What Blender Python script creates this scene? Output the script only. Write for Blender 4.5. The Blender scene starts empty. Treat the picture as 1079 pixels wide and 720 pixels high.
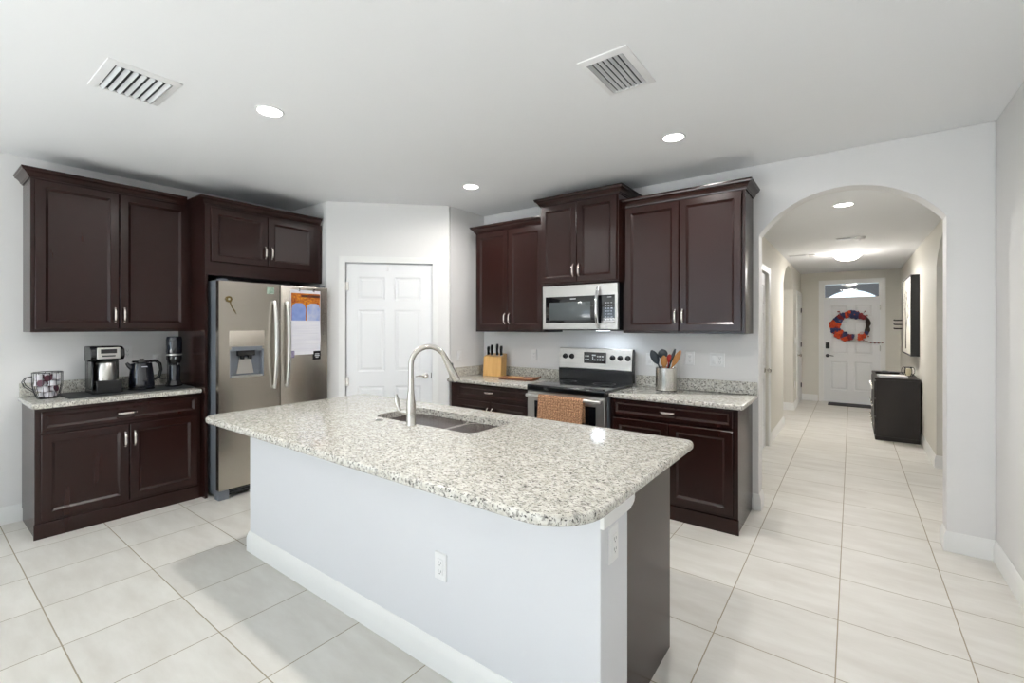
import bpy, bmesh, math, random
from mathutils import Vector, Matrix
random.seed(7)
S = bpy.context.scene
COL = S.collection
PI = math.pi

# ------------------------------------------------------------------ camera
TH = math.atan((898 - 540) / 482.0)
HC = 1.46
cam_d = bpy.data.cameras.new('camera')
cam = bpy.data.objects.new('camera', cam_d); COL.objects.link(cam)
cam.location = (0, 0, HC); cam.rotation_euler = (PI / 2, 0, TH)
cam_d.sensor_width = 36; cam_d.lens = 482 / 1079 * 36
cam_d.shift_y = -16 / 1079; cam_d.clip_start = 0.02; cam_d.clip_end = 200
S.camera = cam

# ------------------------------------------------------------------ world, daylight, exposure
w = bpy.data.worlds.new('sky'); S.world = w; w.use_nodes = True
bg = w.node_tree.nodes['Background']
bg.inputs[0].default_value = (0.72, 0.85, 1.0, 1); bg.inputs[1].default_value = 1.6
S.view_settings.view_transform = 'Standard'; S.view_settings.look = 'None'
S.view_settings.gamma = 1.0; S.view_settings.use_curve_mapping = False
S.view_settings.exposure = 0.70

def area(name, loc, rot, sx, sy, power, color, spread=PI):
    l = bpy.data.lights.new(name, 'AREA'); l.shape = 'RECTANGLE'; l.size = sx; l.size_y = sy
    l.energy = power; l.color = color; l.spread = spread
    o = bpy.data.objects.new(name, l); COL.objects.link(o); o.location = loc; o.rotation_euler = rot
    return o
# daylight outside the sliding doors and the side window behind the camera
area('daylight_sliding_door', (-2.4, -4.75, 1.15), (PI / 2, 0, 0), 3.4, 2.2, 14, (0.84, 0.90, 1.0))
area('daylight_side_window', (-5.3, -2.4, 1.5), (PI / 2, 0, -PI / 2), 1.9, 1.5, 45, (0.84, 0.92, 1.0))
sl = bpy.data.lights.new('ceiling_bounce_sun', 'SUN'); sl.energy = 30; sl.angle = 0.01; sl.color = (0.97, 0.965, 1.0)  # sunlight added so its floor patch bounces up and brightens the ceiling
so = bpy.data.objects.new('ceiling_bounce_sun', sl); COL.objects.link(so); so.rotation_euler = (math.radians(52), 0, math.radians(-10))
CAN_POWER = 8.6
CAN_COLOR = (1.0, 0.97, 0.94)

# ------------------------------------------------------------------ materials
def rgb(r, g, b):
    f = lambda c: ((c / 255 + 0.055) / 1.055) ** 2.4 if c > 10 else c / 255 / 12.92
    return (f(r), f(g), f(b), 1)
def mat(name, col=(0.8, 0.8, 0.8, 1), rough=0.5, metal=0.0, spec=0.5, coat=0.0, noise=None, bump=None, emit=None, es=0, trans=0, alpha=None):
    m = bpy.data.materials.new(name); m.use_nodes = True
    nt = m.node_tree; b = nt.nodes['Principled BSDF']
    b.inputs['Base Color'].default_value = col; b.inputs['Roughness'].default_value = rough
    b.inputs['Metallic'].default_value = metal; b.inputs['Specular IOR Level'].default_value = spec
    b.inputs['Coat Weight'].default_value = coat; b.inputs['Coat Roughness'].default_value = 0.15
    b.inputs['Transmission Weight'].default_value = trans
    if emit: b.inputs['Emission Color'].default_value = emit; b.inputs['Emission Strength'].default_value = es
    tc = nt.nodes.new('ShaderNodeTexCoord')
    if noise:   # (scale vec, second colour, detail)
        mp = nt.nodes.new('ShaderNodeMapping'); mp.inputs['Scale'].default_value = noise[0]
        nt.links.new(tc.outputs['Object'], mp.inputs[0])
        n = nt.nodes.new('ShaderNodeTexNoise'); n.inputs['Scale'].default_value = 1; n.inputs['Detail'].default_value = 5
        nt.links.new(mp.outputs[0], n.inputs[0])
        r = nt.nodes.new('ShaderNodeValToRGB'); r.color_ramp.elements[0].position = 0.3; r.color_ramp.elements[1].position = 0.7
        r.color_ramp.elements[0].color = col; r.color_ramp.elements[1].color = noise[1]
        nt.links.new(n.outputs[0], r.inputs[0]); nt.links.new(r.outputs[0], b.inputs['Base Color'])
    if bump:    # (scale vec, strength, distance)
        mp = nt.nodes.new('ShaderNodeMapping'); mp.inputs['Scale'].default_value = bump[0]
        nt.links.new(tc.outputs['Object'], mp.inputs[0])
        n = nt.nodes.new('ShaderNodeTexNoise'); n.inputs['Scale'].default_value = 1; n.inputs['Detail'].default_value = 3
        nt.links.new(mp.outputs[0], n.inputs[0])
        bp = nt.nodes.new('ShaderNodeBump'); bp.inputs['Strength'].default_value = bump[1]; bp.inputs['Distance'].default_value = bump[2]
        nt.links.new(n.outputs[0], bp.inputs['Height']); nt.links.new(bp.outputs[0], b.inputs['Normal'])
    return m

M = {}
M['wall'] = mat('wall_paint', rgb(231, 230, 229), 0.6, spec=0.3, noise=((0.7,) * 3, rgb(228, 227, 226)), bump=((60,) * 3, 0.05, 0.004))
M['ceiling'] = mat('ceiling_paint', rgb(241, 242, 243), 0.75, spec=0.2, bump=((45,) * 3, 0.08, 0.005))
M['hallwall'] = mat('hall_wall_paint', rgb(219, 216, 207), 0.6, spec=0.3, bump=((60,) * 3, 0.05, 0.004))
M['islandwall'] = mat('island_wall_paint', rgb(220, 221, 224), 0.5, spec=0.35, bump=((60,) * 3, 0.05, 0.004))
M['trim'] = mat('white_trim_paint', rgb(238, 238, 236), 0.3, spec=0.5, noise=((2,) * 3, rgb(235, 235, 233)))
M['door'] = mat('white_door_paint', rgb(236, 237, 238), 0.35, spec=0.5, noise=((2,) * 3, rgb(233, 234, 235)))
M['wood'] = mat('espresso_wood', rgb(37, 17, 14), 0.24, spec=0.40, coat=0.0, noise=((10, 10, 1.3), rgb(41, 19, 15)), bump=((60, 60, 6), 0.03, 0.001))
M['wood_in'] = mat('espresso_wood_shadow_line', rgb(26, 15, 14), 0.45, noise=((8, 8, 2), rgb(34, 20, 18)))
M['black_wood'] = mat('black_stained_wood', rgb(30, 25, 24), 0.45, noise=((6, 6, 2), rgb(42, 34, 31)), bump=((50, 50, 8), 0.1, 0.002))
M['nickel'] = mat('satin_nickel', rgb(214, 211, 204), 0.25, metal=1, noise=((30,) * 3, rgb(205, 202, 196)))
M['chrome'] = mat('polished_chrome', rgb(225, 226, 228), 0.08, metal=1, noise=((10,) * 3, rgb(218, 219, 222)))
M['steel'] = mat('brushed_stainless', rgb(196, 190, 180), 0.27, metal=1, noise=((3, 3, 220), rgb(188, 182, 172)), bump=((2, 2, 400), 0.06, 0.001))
M['steel_h'] = mat('brushed_stainless_bright', rgb(214, 212, 208), 0.32, metal=1, noise=((3, 220, 3), rgb(196, 195, 192)))
M['satin'] = mat('satin_beige_metal', rgb(200, 192, 180), 0.45, metal=0.6, noise=((5,) * 3, rgb(194, 186, 174)))
M['sinksteel'] = mat('sink_stainless', rgb(232, 230, 226), 0.24, metal=0.75, noise=((60, 4, 60), rgb(208, 206, 202)))
M['gray'] = mat('grey_painted_steel', rgb(128, 132, 138), 0.4, metal=0.3, noise=((5,) * 3, rgb(120, 126, 136)))
M['darkgray'] = mat('dark_grey_plastic', rgb(60, 62, 66), 0.4, noise=((5,) * 3, rgb(54, 56, 60)))
M['black'] = mat('black_plastic', rgb(17, 17, 19), 0.25, noise=((5,) * 3, rgb(22, 22, 24)))
M['blackglass'] = mat('black_glass', rgb(10, 11, 14), 0.04, spec=0.6, coat=0.4, noise=((4,) * 3, rgb(12, 13, 16)))
M['grayglass'] = mat('smoked_window_glass', rgb(84, 90, 92), 0.12, spec=0.6, noise=((3,) * 3, rgb(76, 82, 84)))
M['white'] = mat('white_plastic', rgb(238, 238, 238), 0.35, noise=((5,) * 3, rgb(234, 234, 234)))
M['print'] = mat('pale_print', rgb(205, 207, 210), 0.5, noise=((5,) * 3, rgb(195, 197, 200)))
M['socket'] = mat('outlet_slots', rgb(120, 122, 124), 0.5, noise=((5,) * 3, rgb(110, 112, 114)))
M['ventdark'] = mat('vent_inside', rgb(60, 63, 67), 0.7, noise=((5,) * 3, rgb(52, 55, 58)))
M['ventslat'] = mat('vent_slat_metal', rgb(232, 234, 236), 0.4, noise=((5,) * 3, rgb(200, 202, 204)))
M['blockwood'] = mat('pale_maple', rgb(222, 178, 112), 0.4, noise=((40, 40, 4), rgb(204, 156, 90)))
M['board'] = mat('acacia_wood', rgb(92, 50, 30), 0.4, noise=((3, 30, 30), rgb(136, 84, 52)))
M['spoonwood'] = mat('spoon_wood', rgb(196, 140, 76), 0.5, noise=((30, 30, 5), rgb(176, 118, 60)))
M['redplastic'] = mat('red_silicone', rgb(190, 40, 28), 0.4, noise=((5,) * 3, rgb(178, 34, 24)))
M['navy'] = mat('dark_slate_silicone', rgb(38, 48, 56), 0.4, noise=((5,) * 3, rgb(32, 42, 50)))
M['kettle'] = mat('dark_blue_gloss', rgb(14, 17, 28), 0.1, spec=0.7, coat=0.6, noise=((5,) * 3, rgb(17, 20, 32)))
M['mat'] = mat('charcoal_rubber', rgb(58, 60, 62), 0.6, noise=((30,) * 3, rgb(50, 52, 54)), bump=((90,) * 3, 0.3, 0.002))
M['wire'] = mat('dark_wire', rgb(40, 40, 44), 0.35, metal=0.8, noise=((5,) * 3, rgb(48, 48, 52)))
M['podwhite'] = mat('white_pod_plastic', rgb(232, 230, 234), 0.4, noise=((5,) * 3, rgb(224, 222, 228)))
M['podpurple'] = mat('plum_foil', rgb(96, 48, 62), 0.35, noise=((40,) * 3, rgb(70, 34, 50)))
M['paper'] = mat('white_paper', rgb(235, 235, 240), 0.7, noise=((3, 3, 60), rgb(222, 222, 232)))
M['autumn'] = mat('autumn_print', rgb(228, 150, 30), 0.5, noise=((60,) * 3, rgb(150, 44, 20)))
M['autumndark'] = mat('dark_hedge_print', rgb(50, 40, 26), 0.5, noise=((60,) * 3, rgb(110, 40, 24)))
M['sky_print'] = mat('blue_chair_print', rgb(122, 146, 208), 0.5, noise=((20,) * 3, rgb(146, 166, 220)))
M['sky_print2'] = mat('pale_chair_print', rgb(190, 196, 216), 0.5, noise=((20,) * 3, rgb(150, 168, 216)))
M['greenmag'] = mat('green_magnet', rgb(90, 130, 105), 0.5, noise=((80,) * 3, rgb(190, 205, 190)))
M['lilac'] = mat('lilac_magnet', rgb(190, 180, 205), 0.5, noise=((90,) * 3, rgb(90, 80, 120)))
M['bronze'] = mat('antique_brass', rgb(120, 104, 66), 0.35, metal=0.9, noise=((5,) * 3, rgb(108, 92, 56)))
M['vine'] = mat('grapevine', rgb(44, 34, 30), 0.8, noise=((60,) * 3, rgb(70, 54, 44)))
M['flred'] = mat('orange_red_petals', rgb(205, 62, 30), 0.6, noise=((40,) * 3, rgb(226, 88, 36)))
M['flwine'] = mat('burgundy_petals', rgb(120, 30, 40), 0.6, noise=((40,) * 3, rgb(150, 40, 46)))
M['flnavy'] = mat('navy_petals', rgb(36, 44, 84), 0.6, noise=((40,) * 3, rgb(52, 64, 116)))
M['flwhite'] = mat('cream_petals', rgb(222, 216, 210), 0.6, noise=((40,) * 3, rgb(205, 196, 196)))
M['art'] = mat('canvas_cream', rgb(226, 223, 212), 0.7, noise=((3, 3, 3), rgb(205, 200, 188)))
M['ink'] = mat('canvas_ink', rgb(80, 76, 70), 0.7, noise=((30,) * 3, rgb(110, 104, 96)))
M['candle'] = mat('candle_wax', rgb(224, 216, 190), 0.5, noise=((5,) * 3, rgb(214, 204, 176)))
M['doormat'] = mat('grey_doormat', rgb(62, 60, 58), 0.9, noise=((60,) * 3, rgb(46, 44, 44)), bump=((200,) * 3, 0.5, 0.004))
M['lamp'] = mat('lit_lamp_glass', rgb(255, 246, 230), 0.4, emit=(1, 0.93, 0.82, 1), es=5)
M['can'] = mat('lit_can_lens', rgb(255, 250, 240), 0.4, emit=(1, 0.96, 0.90, 1), es=9)
M['mwlamp'] = mat('lit_range_lamp', rgb(240, 245, 255), 0.4, emit=(0.8, 0.9, 1, 1), es=6)
M['porch'] = mat('porch_stucco', rgb(104, 104, 106), 0.8, noise=((4,) * 3, rgb(98, 98, 100)))
M['pavement'] = mat('porch_concrete', rgb(170, 170, 168), 0.85, noise=((4,) * 3, rgb(155, 155, 152)))

def granite():
    m = bpy.data.materials.new('speckled_granite'); m.use_nodes = True
    nt = m.node_tree; b = nt.nodes['Principled BSDF']; L = nt.links.new
    b.inputs['Roughness'].default_value = 0.11; b.inputs['Specular IOR Level'].default_value = 0.5
    tc = nt.nodes.new('ShaderNodeTexCoord')
    def mapped(scale, rot=(0, 0, 0.5)):
        mp = nt.nodes.new('ShaderNodeMapping'); mp.inputs['Scale'].default_value = scale; mp.inputs['Rotation'].default_value = rot
        L(tc.outputs['Object'], mp.inputs[0]); return mp.outputs[0]
    def noise(vec, sc, det, rough=0.6, dist=0.0):
        n = nt.nodes.new('ShaderNodeTexNoise'); n.inputs['Scale'].default_value = sc; n.inputs['Detail'].default_value = det
        n.inputs['Roughness'].default_value = rough; n.inputs['Distortion'].default_value = dist; L(vec, n.inputs[0]); return n.outputs[0]
    def ramp(src, p0, p1, c0=(0, 0, 0, 1), c1=(1, 1, 1, 1)):
        r = nt.nodes.new('ShaderNodeValToRGB'); r.color_ramp.elements[0].position = p0; r.color_ramp.elements[1].position = p1
        r.color_ramp.elements[0].color = c0; r.color_ramp.elements[1].color = c1; L(src, r.inputs[0]); return r.outputs[0]
    def mix(f, a, c):
        x = nt.nodes.new('ShaderNodeMix'); x.data_type = 'RGBA'; L(f, x.inputs[0])
        for v, i in ((a, 6), (c, 7)):
            if isinstance(v, tuple): x.inputs[i].default_value = v
            else: L(v, x.inputs[i])
        return x.outputs[2]
    base = ramp(noise(mapped((1, 1, 1)), 38, 4), 0.38, 0.62, rgb(194, 190, 179), rgb(221, 219, 211))
    g = ramp(noise(mapped((1, 1.9, 1)), 62, 3, 0.55, 0.3), 0.54, 0.61)
    c = mix(g, base, rgb(158, 155, 148))
    d = ramp(noise(mapped((1, 2.1, 1.3), (0.2, 0.1, 0.9)), 84, 2, 0.5, 0.4), 0.60, 0.64)
    c = mix(d, c, rgb(92, 88, 84))
    e = ramp(noise(mapped((1, 1.4, 1), (0.3, 0.5, 0.2)), 130, 2, 0.5), 0.655, 0.685)
    c = mix(e, c, rgb(48, 46, 48))
    L(c, b.inputs['Base Color'])
    return m
M['granite'] = granite()

def tile():
    m = bpy.data.materials.new('ceramic_floor_tile'); m.use_nodes = True
    nt = m.node_tree; b = nt.nodes['Principled BSDF']; L = nt.links.new
    tc = nt.nodes.new('ShaderNodeTexCoord'); sp = nt.nodes.new('ShaderNodeSeparateXYZ'); L(tc.outputs['Object'], sp.inputs[0])
    def ma(op, a, c=None, d=None):
        n = nt.nodes.new('ShaderNodeMath'); n.operation = op
        for i, v in enumerate((a, c, d)):
            if v is None: continue
            if isinstance(v, (int, float)): n.inputs[i].default_value = v
            else: L(v, n.inputs[i])
        return n.outputs[0]
    ms = []; ids = []
    for ax, off, p in (('X', -0.055, 0.4735), ('Y', 0.452, 0.4675)):
        a = ma('DIVIDE', ma('SUBTRACT', sp.outputs[ax], off), p)
        f = ma('FRACT', a); ids.append(ma('FLOOR', a))
        ms.append(ma('MULTIPLY', ma('MINIMUM', f, ma('SUBTRACT', 1.0, f)), p))
    dist = ma('MINIMUM', ms[0], ms[1])
    grout = ma('LESS_THAN', dist, 0.0026)
    cb = nt.nodes.new('ShaderNodeCombineXYZ'); L(ids[0], cb.inputs[0]); L(ids[1], cb.inputs[1])
    wn = nt.nodes.new('ShaderNodeTexWhiteNoise'); wn.noise_dimensions = '3D'; L(cb.outputs[0], wn.inputs[0])
    # veining shifted per tile
    vs = nt.nodes.new('ShaderNodeVectorMath'); vs.operation = 'SCALE'; L(wn.outputs['Color'], vs.inputs[0]); vs.inputs['Scale'].default_value = 7
    va = nt.nodes.new('ShaderNodeVectorMath'); va.operation = 'ADD'; L(tc.outputs['Object'], va.inputs[0]); L(vs.outputs[0], va.inputs[1])
    mp = nt.nodes.new('ShaderNodeMapping'); mp.inputs['Scale'].default_value = (1.6, 5.5, 1); mp.inputs['Rotation'].default_value = (0, 0, 0.12); L(va.outputs[0], mp.inputs[0])
    n = nt.nodes.new('ShaderNodeTexNoise'); n.inputs['Scale'].default_value = 1.6; n.inputs['Detail'].default_value = 6; n.inputs['Roughness'].default_value = 0.6; L(mp.outputs[0], n.inputs[0])
    r = nt.nodes.new('ShaderNodeValToRGB'); r.color_ramp.elements[0].position = 0.3; r.color_ramp.elements[1].position = 0.72
    r.color_ramp.elements[0].color = rgb(207, 203, 195); r.color_ramp.elements[1].color = rgb(225, 223, 217); L(n.outputs[0], r.inputs[0])
    hs = nt.nodes.new('ShaderNodeHueSaturation'); L(r.outputs[0], hs.inputs['Color']); L(ma('ADD', ma('MULTIPLY', wn.outputs['Value'], 0.05), 0.975), hs.inputs['Value'])
    x = nt.nodes.new('ShaderNodeMix'); x.data_type = 'RGBA'; L(grout, x.inputs[0]); L(hs.outputs[0], x.inputs[6]); x.inputs[7].default_value = rgb(158, 148, 128)
    L(x.outputs[2], b.inputs['Base Color'])
    L(ma('ADD', ma('MULTIPLY', grout, 0.3), 0.46), b.inputs['Roughness'])
    bp = nt.nodes.new('ShaderNodeBump'); bp.inputs['Strength'].default_value = 0.5; bp.inputs['Distance'].default_value = 0.002
    L(ma('SUBTRACT', 1.0, grout), bp.inputs['Height']); L(bp.outputs[0], b.inputs['Normal'])
    return m
M['tile'] = tile()

def glass():
    m = bpy.data.materials.new('clear_glass'); m.use_nodes = True
    nt = m.node_tree; L = nt.links.new
    for n in list(nt.nodes):
        if n.type == 'BSDF_PRINCIPLED': nt.nodes.remove(n)
    out = [n for n in nt.nodes if n.type == 'OUTPUT_MATERIAL'][0]
    t = nt.nodes.new('ShaderNodeBsdfTransparent'); t.inputs[0].default_value = (0.95, 0.97, 0.97, 1)
    g = nt.nodes.new('ShaderNodeBsdfGlossy'); g.inputs['Roughness'].default_value = 0.02
    f = nt.nodes.new('ShaderNodeFresnel'); f.inputs[0].default_value = 1.45
    x = nt.nodes.new('ShaderNodeMixShader'); L(f.outputs[0], x.inputs[0]); L(t.outputs[0], x.inputs[1]); L(g.outputs[0], x.inputs[2]); L(x.outputs[0], out.inputs[0])
    return m
M['glass'] = glass()

def towel():
    m = mat('checked_terry', rgb(205, 140, 96), 0.95)
    nt = m.node_tree; b = nt.nodes['Principled BSDF']; L = nt.links.new
    tc = nt.nodes.new('ShaderNodeTexCoord')
    mp = nt.nodes.new('ShaderNodeMapping'); mp.inputs['Scale'].default_value = (1, 0.0, 1); L(tc.outputs['Object'], mp.inputs[0])
    n = nt.nodes.new('ShaderNodeTexNoise'); n.inputs['Scale'].default_value = 90; n.inputs['Detail'].default_value = 3; L(mp.outputs[0], n.inputs[0])
    r = nt.nodes.new('ShaderNodeValToRGB'); r.color_ramp.elements[0].position = 0.42; r.color_ramp.elements[1].position = 0.6
    r.color_ramp.elements[0].color = rgb(158, 116, 88); r.color_ramp.elements[1].color = rgb(228, 178, 138); L(n.outputs[0], r.inputs[0])
    k = nt.nodes.new('ShaderNodeTexBrick'); k.offset = 0; k.inputs['Scale'].default_value = 1; k.inputs['Brick Width'].default_value = 0.022; k.inputs['Row Height'].default_value = 0.022
    k.inputs['Mortar Size'].default_value = 0.0022; k.inputs['Color1'].default_value = (1, 1, 1, 1); k.inputs['Color2'].default_value = (0.85, 0.85, 0.85, 1); k.inputs['Mortar'].default_value = (0.5, 0.45, 0.42, 1)
    sp = nt.nodes.new('ShaderNodeSeparateXYZ'); cb = nt.nodes.new('ShaderNodeCombineXYZ'); L(tc.outputs['Object'], sp.inputs[0]); L(sp.outputs[0], cb.inputs[0]); L(sp.outputs[2], cb.inputs[1]); L(cb.outputs[0], k.inputs[0])
    x = nt.nodes.new('ShaderNodeMix'); x.data_type = 'RGBA'; x.blend_type = 'MULTIPLY'; x.inputs[0].default_value = 0.8; L(r.outputs[0], x.inputs[6]); L(k.outputs[0], x.inputs[7]); L(x.outputs[2], b.inputs['Base Color'])
    bp = nt.nodes.new('ShaderNodeBump'); bp.inputs['Strength'].default_value = 0.6; bp.inputs['Distance'].default_value = 0.004; L(n.outputs[0], bp.inputs['Height']); L(bp.outputs[0], b.inputs['Normal'])
    return m
M['towel'] = towel()

# ------------------------------------------------------------------ mesh helpers
class MB:
    def __init__(s): s.v = []; s.f = []
    def add(s, vs, fs):
        o = len(s.v); s.v += [tuple(p) for p in vs]; s.f += [tuple(i + o for i in f) for f in fs]; return s
    def box(s, x0, x1, y0, y1, z0, z1):
        v = [(x, y, z) for z in (z0, z1) for y in (y0, y1) for x in (x0, x1)]
        return s.add(v, [(0, 2, 3, 1), (4, 5, 7, 6), (0, 1, 5, 4), (2, 6, 7, 3), (0, 4, 6, 2), (1, 3, 7, 5)])
    def loops(s, L, cap0=True, cap1=True, closed=True):
        n = len(L[0]); vs = [p for l in L for p in l]; fs = []
        for i in range(len(L) - 1):
            for j in range(n if closed else n - 1):
                k = (j + 1) % n
                fs.append((i * n + j, i * n + k, (i + 1) * n + k, (i + 1) * n + j))
        if cap0: fs.append(tuple(reversed(range(n))))
        if cap1: fs.append(tuple((len(L) - 1) * n + j for j in range(n)))
        return s.add(vs, fs)
    def panel(s, x0, x1, z0, z1, rings):
        """stack of nested rectangles in XZ, rings = [(inset, y)]"""
        return s.loops([[(x0 + i, y, z0 + i), (x1 - i, y, z0 + i), (x1 - i, y, z1 - i), (x0 + i, y, z1 - i)] for i, y in rings])
    def prism(s, pts, a0, a1, axis='z'):
        f = {'z': lambda p, a: (p[0], p[1], a), 'y': lambda p, a: (p[0], a, p[1]), 'x': lambda p, a: (a, p[0], p[1])}[axis]
        return s.loops([[f(p, a0) for p in pts], [f(p, a1) for p in pts]])
    def tube(s, path, r, n=12, cap=True, flat=1.0, up=None):
        path = [Vector(p) for p in path]
        rs = r if isinstance(r, (list, tuple)) else [r] * len(path)
        L = []; t0 = (path[1] - path[0]).normalized()
        u = Vector(up) if up else (Vector((0, 0, 1)) if abs(t0.z) < 0.9 else Vector((1, 0, 0)))
        u = (u - t0 * u.dot(t0)).normalized()
        for i, p in enumerate(path):
            a = path[max(i - 1, 0)]; b = path[min(i + 1, len(path) - 1)]
            t = (b - a).normalized(); u = (u - t * u.dot(t)).normalized(); w_ = t.cross(u)
            L.append([p + (u * math.cos(2 * PI * k / n) * flat + w_ * math.sin(2 * PI * k / n)) * rs[i] for k in range(n)])
        return s.loops(L, cap, cap)
    def lathe(s, prof, c=(0, 0, 0), n=28, cap=True, sx=1, sy=1, axis='z'):
        L = []
        for r, z in prof:
            ring = []
            for k in range(n):
                a = 2 * PI * k / n; x, y = r * math.cos(a) * sx, r * math.sin(a) * sy
                if axis == 'z': ring.append((c[0] + x, c[1] + y, c[2] + z))
                elif axis == 'y': ring.append((c[0] + x, c[1] - z, c[2] + y))   # z axis points to -y
                else: ring.append((c[0] + z, c[1] + x, c[2] + y))
            L.append(ring)
        return s.loops(L, cap, cap)
    def ball(s, c, r, n=12, sz=1, sx=1, sy=1):
        return s.lathe([(r * math.sin(PI * i / n) + 1e-5, -r * sz * math.cos(PI * i / n)) for i in range(n + 1)], c, n=n + 4, sx=sx, sy=sy)
    def sweep(s, path, prof, closed=False, side=1):
        """mitred moulding along an xy polyline; prof = [(out, z)], out to the right (side=1) of travel"""
        P = [Vector((p[0], p[1])) for p in path]; L = []
        for i, p in enumerate(P):
            d0 = (p - P[i - 1]).normalized() if i > 0 else None
            d1 = (P[i + 1] - p).normalized() if i < len(P) - 1 else None
            n0 = Vector((d0.y, -d0.x)) * side if d0 else None; n1 = Vector((d1.y, -d1.x)) * side if d1 else None
            if n0 is None: m_ = n1
            elif n1 is None: m_ = n0
            else:
                m_ = n0 + n1; m_ = m_ / (m_.dot(n0))
            L.append([(p.x + m_.x * o, p.y + m_.y * o, z) for o, z in prof])
        return s.loops(L)
    def build(s, name, m, parent=None, bev=0.0, smooth=35, seg=2, tf=None):
        me = bpy.data.meshes.new(name); me.from_pydata(s.v, [], s.f)
        bm = bmesh.new(); bm.from_mesh(me)
        if tf: bmesh.ops.transform(bm, matrix=tf, verts=bm.verts)
        bmesh.ops.recalc_face_normals(bm, faces=bm.faces); bm.to_mesh(me); bm.free()
        if smooth:
            me.shade_smooth(); me.set_sharp_from_angle(angle=math.radians(smooth))
        me.materials.append(M[m] if isinstance(m, str) else m)
        o = bpy.data.objects.new(name, me); COL.objects.link(o)
        if parent: o.parent = parent
        if bev:
            b = o.modifiers.new('bevel', 'BEVEL'); b.width = bev; b.segments = seg; b.limit_method = 'ANGLE'; b.angle_limit = math.radians(40); b.harden_normals = True
        return o

def tag(o, label, cat, group=None):
    o['label'] = label; o['category'] = cat
    if group: o['group'] = group
    return o
def thing(name, label, cat, loc=(0, 0, 0), rz=0.0, group=None):
    o = bpy.data.objects.new(name, None); COL.objects.link(o); o.location = loc; o.rotation_euler = (0, 0, rz); o.empty_display_size = 0.05
    return tag(o, label, cat, group)
def struct(mb, name, m, bev=0.0, **k):
    o = mb.build(name, m, bev=bev, **k); o['kind'] = 'structure'; return o
def rrect(x0, x1, y0, y1, r, n=8):
    """rounded rectangle, r = radius or 4 radii (x0y0, x1y0, x1y1, x0y1)"""
    rr = r if isinstance(r, (tuple, list)) else (r,) * 4; out = []
    for (cx, cy, a0, q) in ((x0 + rr[0], y0 + rr[0], PI, rr[0]), (x1 - rr[1], y0 + rr[1], 1.5 * PI, rr[1]), (x1 - rr[2], y1 - rr[2], 0, rr[2]), (x0 + rr[3], y1 - rr[3], 0.5 * PI, rr[3])):
        for k in range(n + 1):
            a = a0 + PI / 2 * k / n; out.append((cx + q * math.cos(a), cy + q * math.sin(a)))
    return out

# ------------------------------------------------------------------ setting
XL, XR, XK, YB, YF = -5.02, 0.70, 0.722, 4.08, -4.6      # kitchen walls (inner faces)
CZ, HZ = 2.74, 2.50                             # ceilings
HX, HYE = -0.815, 10.74                         # hall left wall and end wall
T = 0.15
P1, P2 = (-4.315, 2.625), (-3.435, 3.505)         # pantry diagonal

struct(MB().box(-7.2, 3.2, YF - 2.5, HYE + T, -0.12, 0.0), 'floor', 'tile', smooth=0)
struct(MB().box(XL - T, XK + T, YF - T, YB + T, CZ, CZ + 0.1), 'ceiling', 'ceiling', smooth=0)
struct(MB().box(-2.6, 2.6, YB + T, HYE + T, HZ, HZ + 0.1), 'ceiling_hall', 'ceiling', smooth=0)

def arch_pts(xa, xb, zs, rise, n=24):
    h = (xb - xa) / 2; R = (h * h + rise * rise) / (2 * rise); xc = (xa + xb) / 2; zc = zs + rise - R; a = math.asin(min(1, h / R))
    return [(xc + R * math.sin(-a + 2 * a * i / n), zc + R * math.cos(-a + 2 * a * i / n)) for i in range(n + 1)]
def wall_cut(name, m, a, b, ztop, t0, t1, axis, cuts, bev=0.0):
    """wall as one polygon from a to b with floor-reaching cuts [(xa, xb, zs, rise)]"""
    pts = [(a, 0)]
    for xa, xb, zs, rise in cuts:
        pts.append((xa, 0))
        pts += arch_pts(xa, xb, zs, rise) if rise else [(xa, zs), (xb, zs)]
        pts.append((xb, 0))
    pts += [(b, 0), (b, ztop), (a, ztop)]
    return struct(MB().prism(pts, t0, t1, axis), name, m, smooth=25, bev=bev)
AX0, AX1 = -0.590, 0.495
wall_cut('wall_back', 'wall', P2[0] - T, XK, CZ, YB, YB + T, 'y', [(AX0, AX1, 2.18, 0.29)], bev=0.006)
struct(MB().box(XK, XK + T, YF, YB + T, 0, CZ), 'wall_right', 'wall', smooth=0)
# left wall with one window behind the camera
wl = MB().box(XL - T, XL, YF, -3.35, 0, CZ).box(XL - T, XL, -1.45, P1[1] + T, 0, CZ).box(XL - T, XL, -3.35, -1.45, 0, 0.85).box(XL - T, XL, -3.35, -1.45, 2.2, CZ)
struct(wl, 'wall_left', 'wall', smooth=0)
struct(MB().box(XL, P1[0], P1[1], P1[1] + T, 0, CZ), 'wall_fridge_niche', 'wall', smooth=0)
struct(MB().box(P2[0] - T, P2[0], P2[1] + 0.02, YB, 0, CZ), 'wall_pantry_return', 'wall', smooth=0)
# diagonal pantry wall: local x along wall, local y into pantry
DL = math.hypot(P2[0] - P1[0], P2[1] - P1[1]); DM = Matrix.Translation((P1[0], P1[1], 0)) @ Matrix.Rotation(PI / 4, 4, 'Z')
pts = [(0, 0), (0.185, 0), (0.185, 2.12), (1.07, 2.12), (1.07, 0), (DL, 0), (DL, CZ), (0, CZ)]
struct(MB().prism(pts, 0, 0.12, 'y'), 'wall_pantry', 'wall', smooth=0, tf=DM)
struct(MB().box(0.0, DL, 0.5, 0.55, 0, CZ), 'wall_pantry_inside', 'wall', smooth=0, tf=DM)
# wall behind the camera with a wide sliding door opening
wall_cut('wall_front', 'wall', XL - T, XK + T, CZ, YF - T, YF, 'y', [(-4.1, -0.7, 2.25, 0)])
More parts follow.
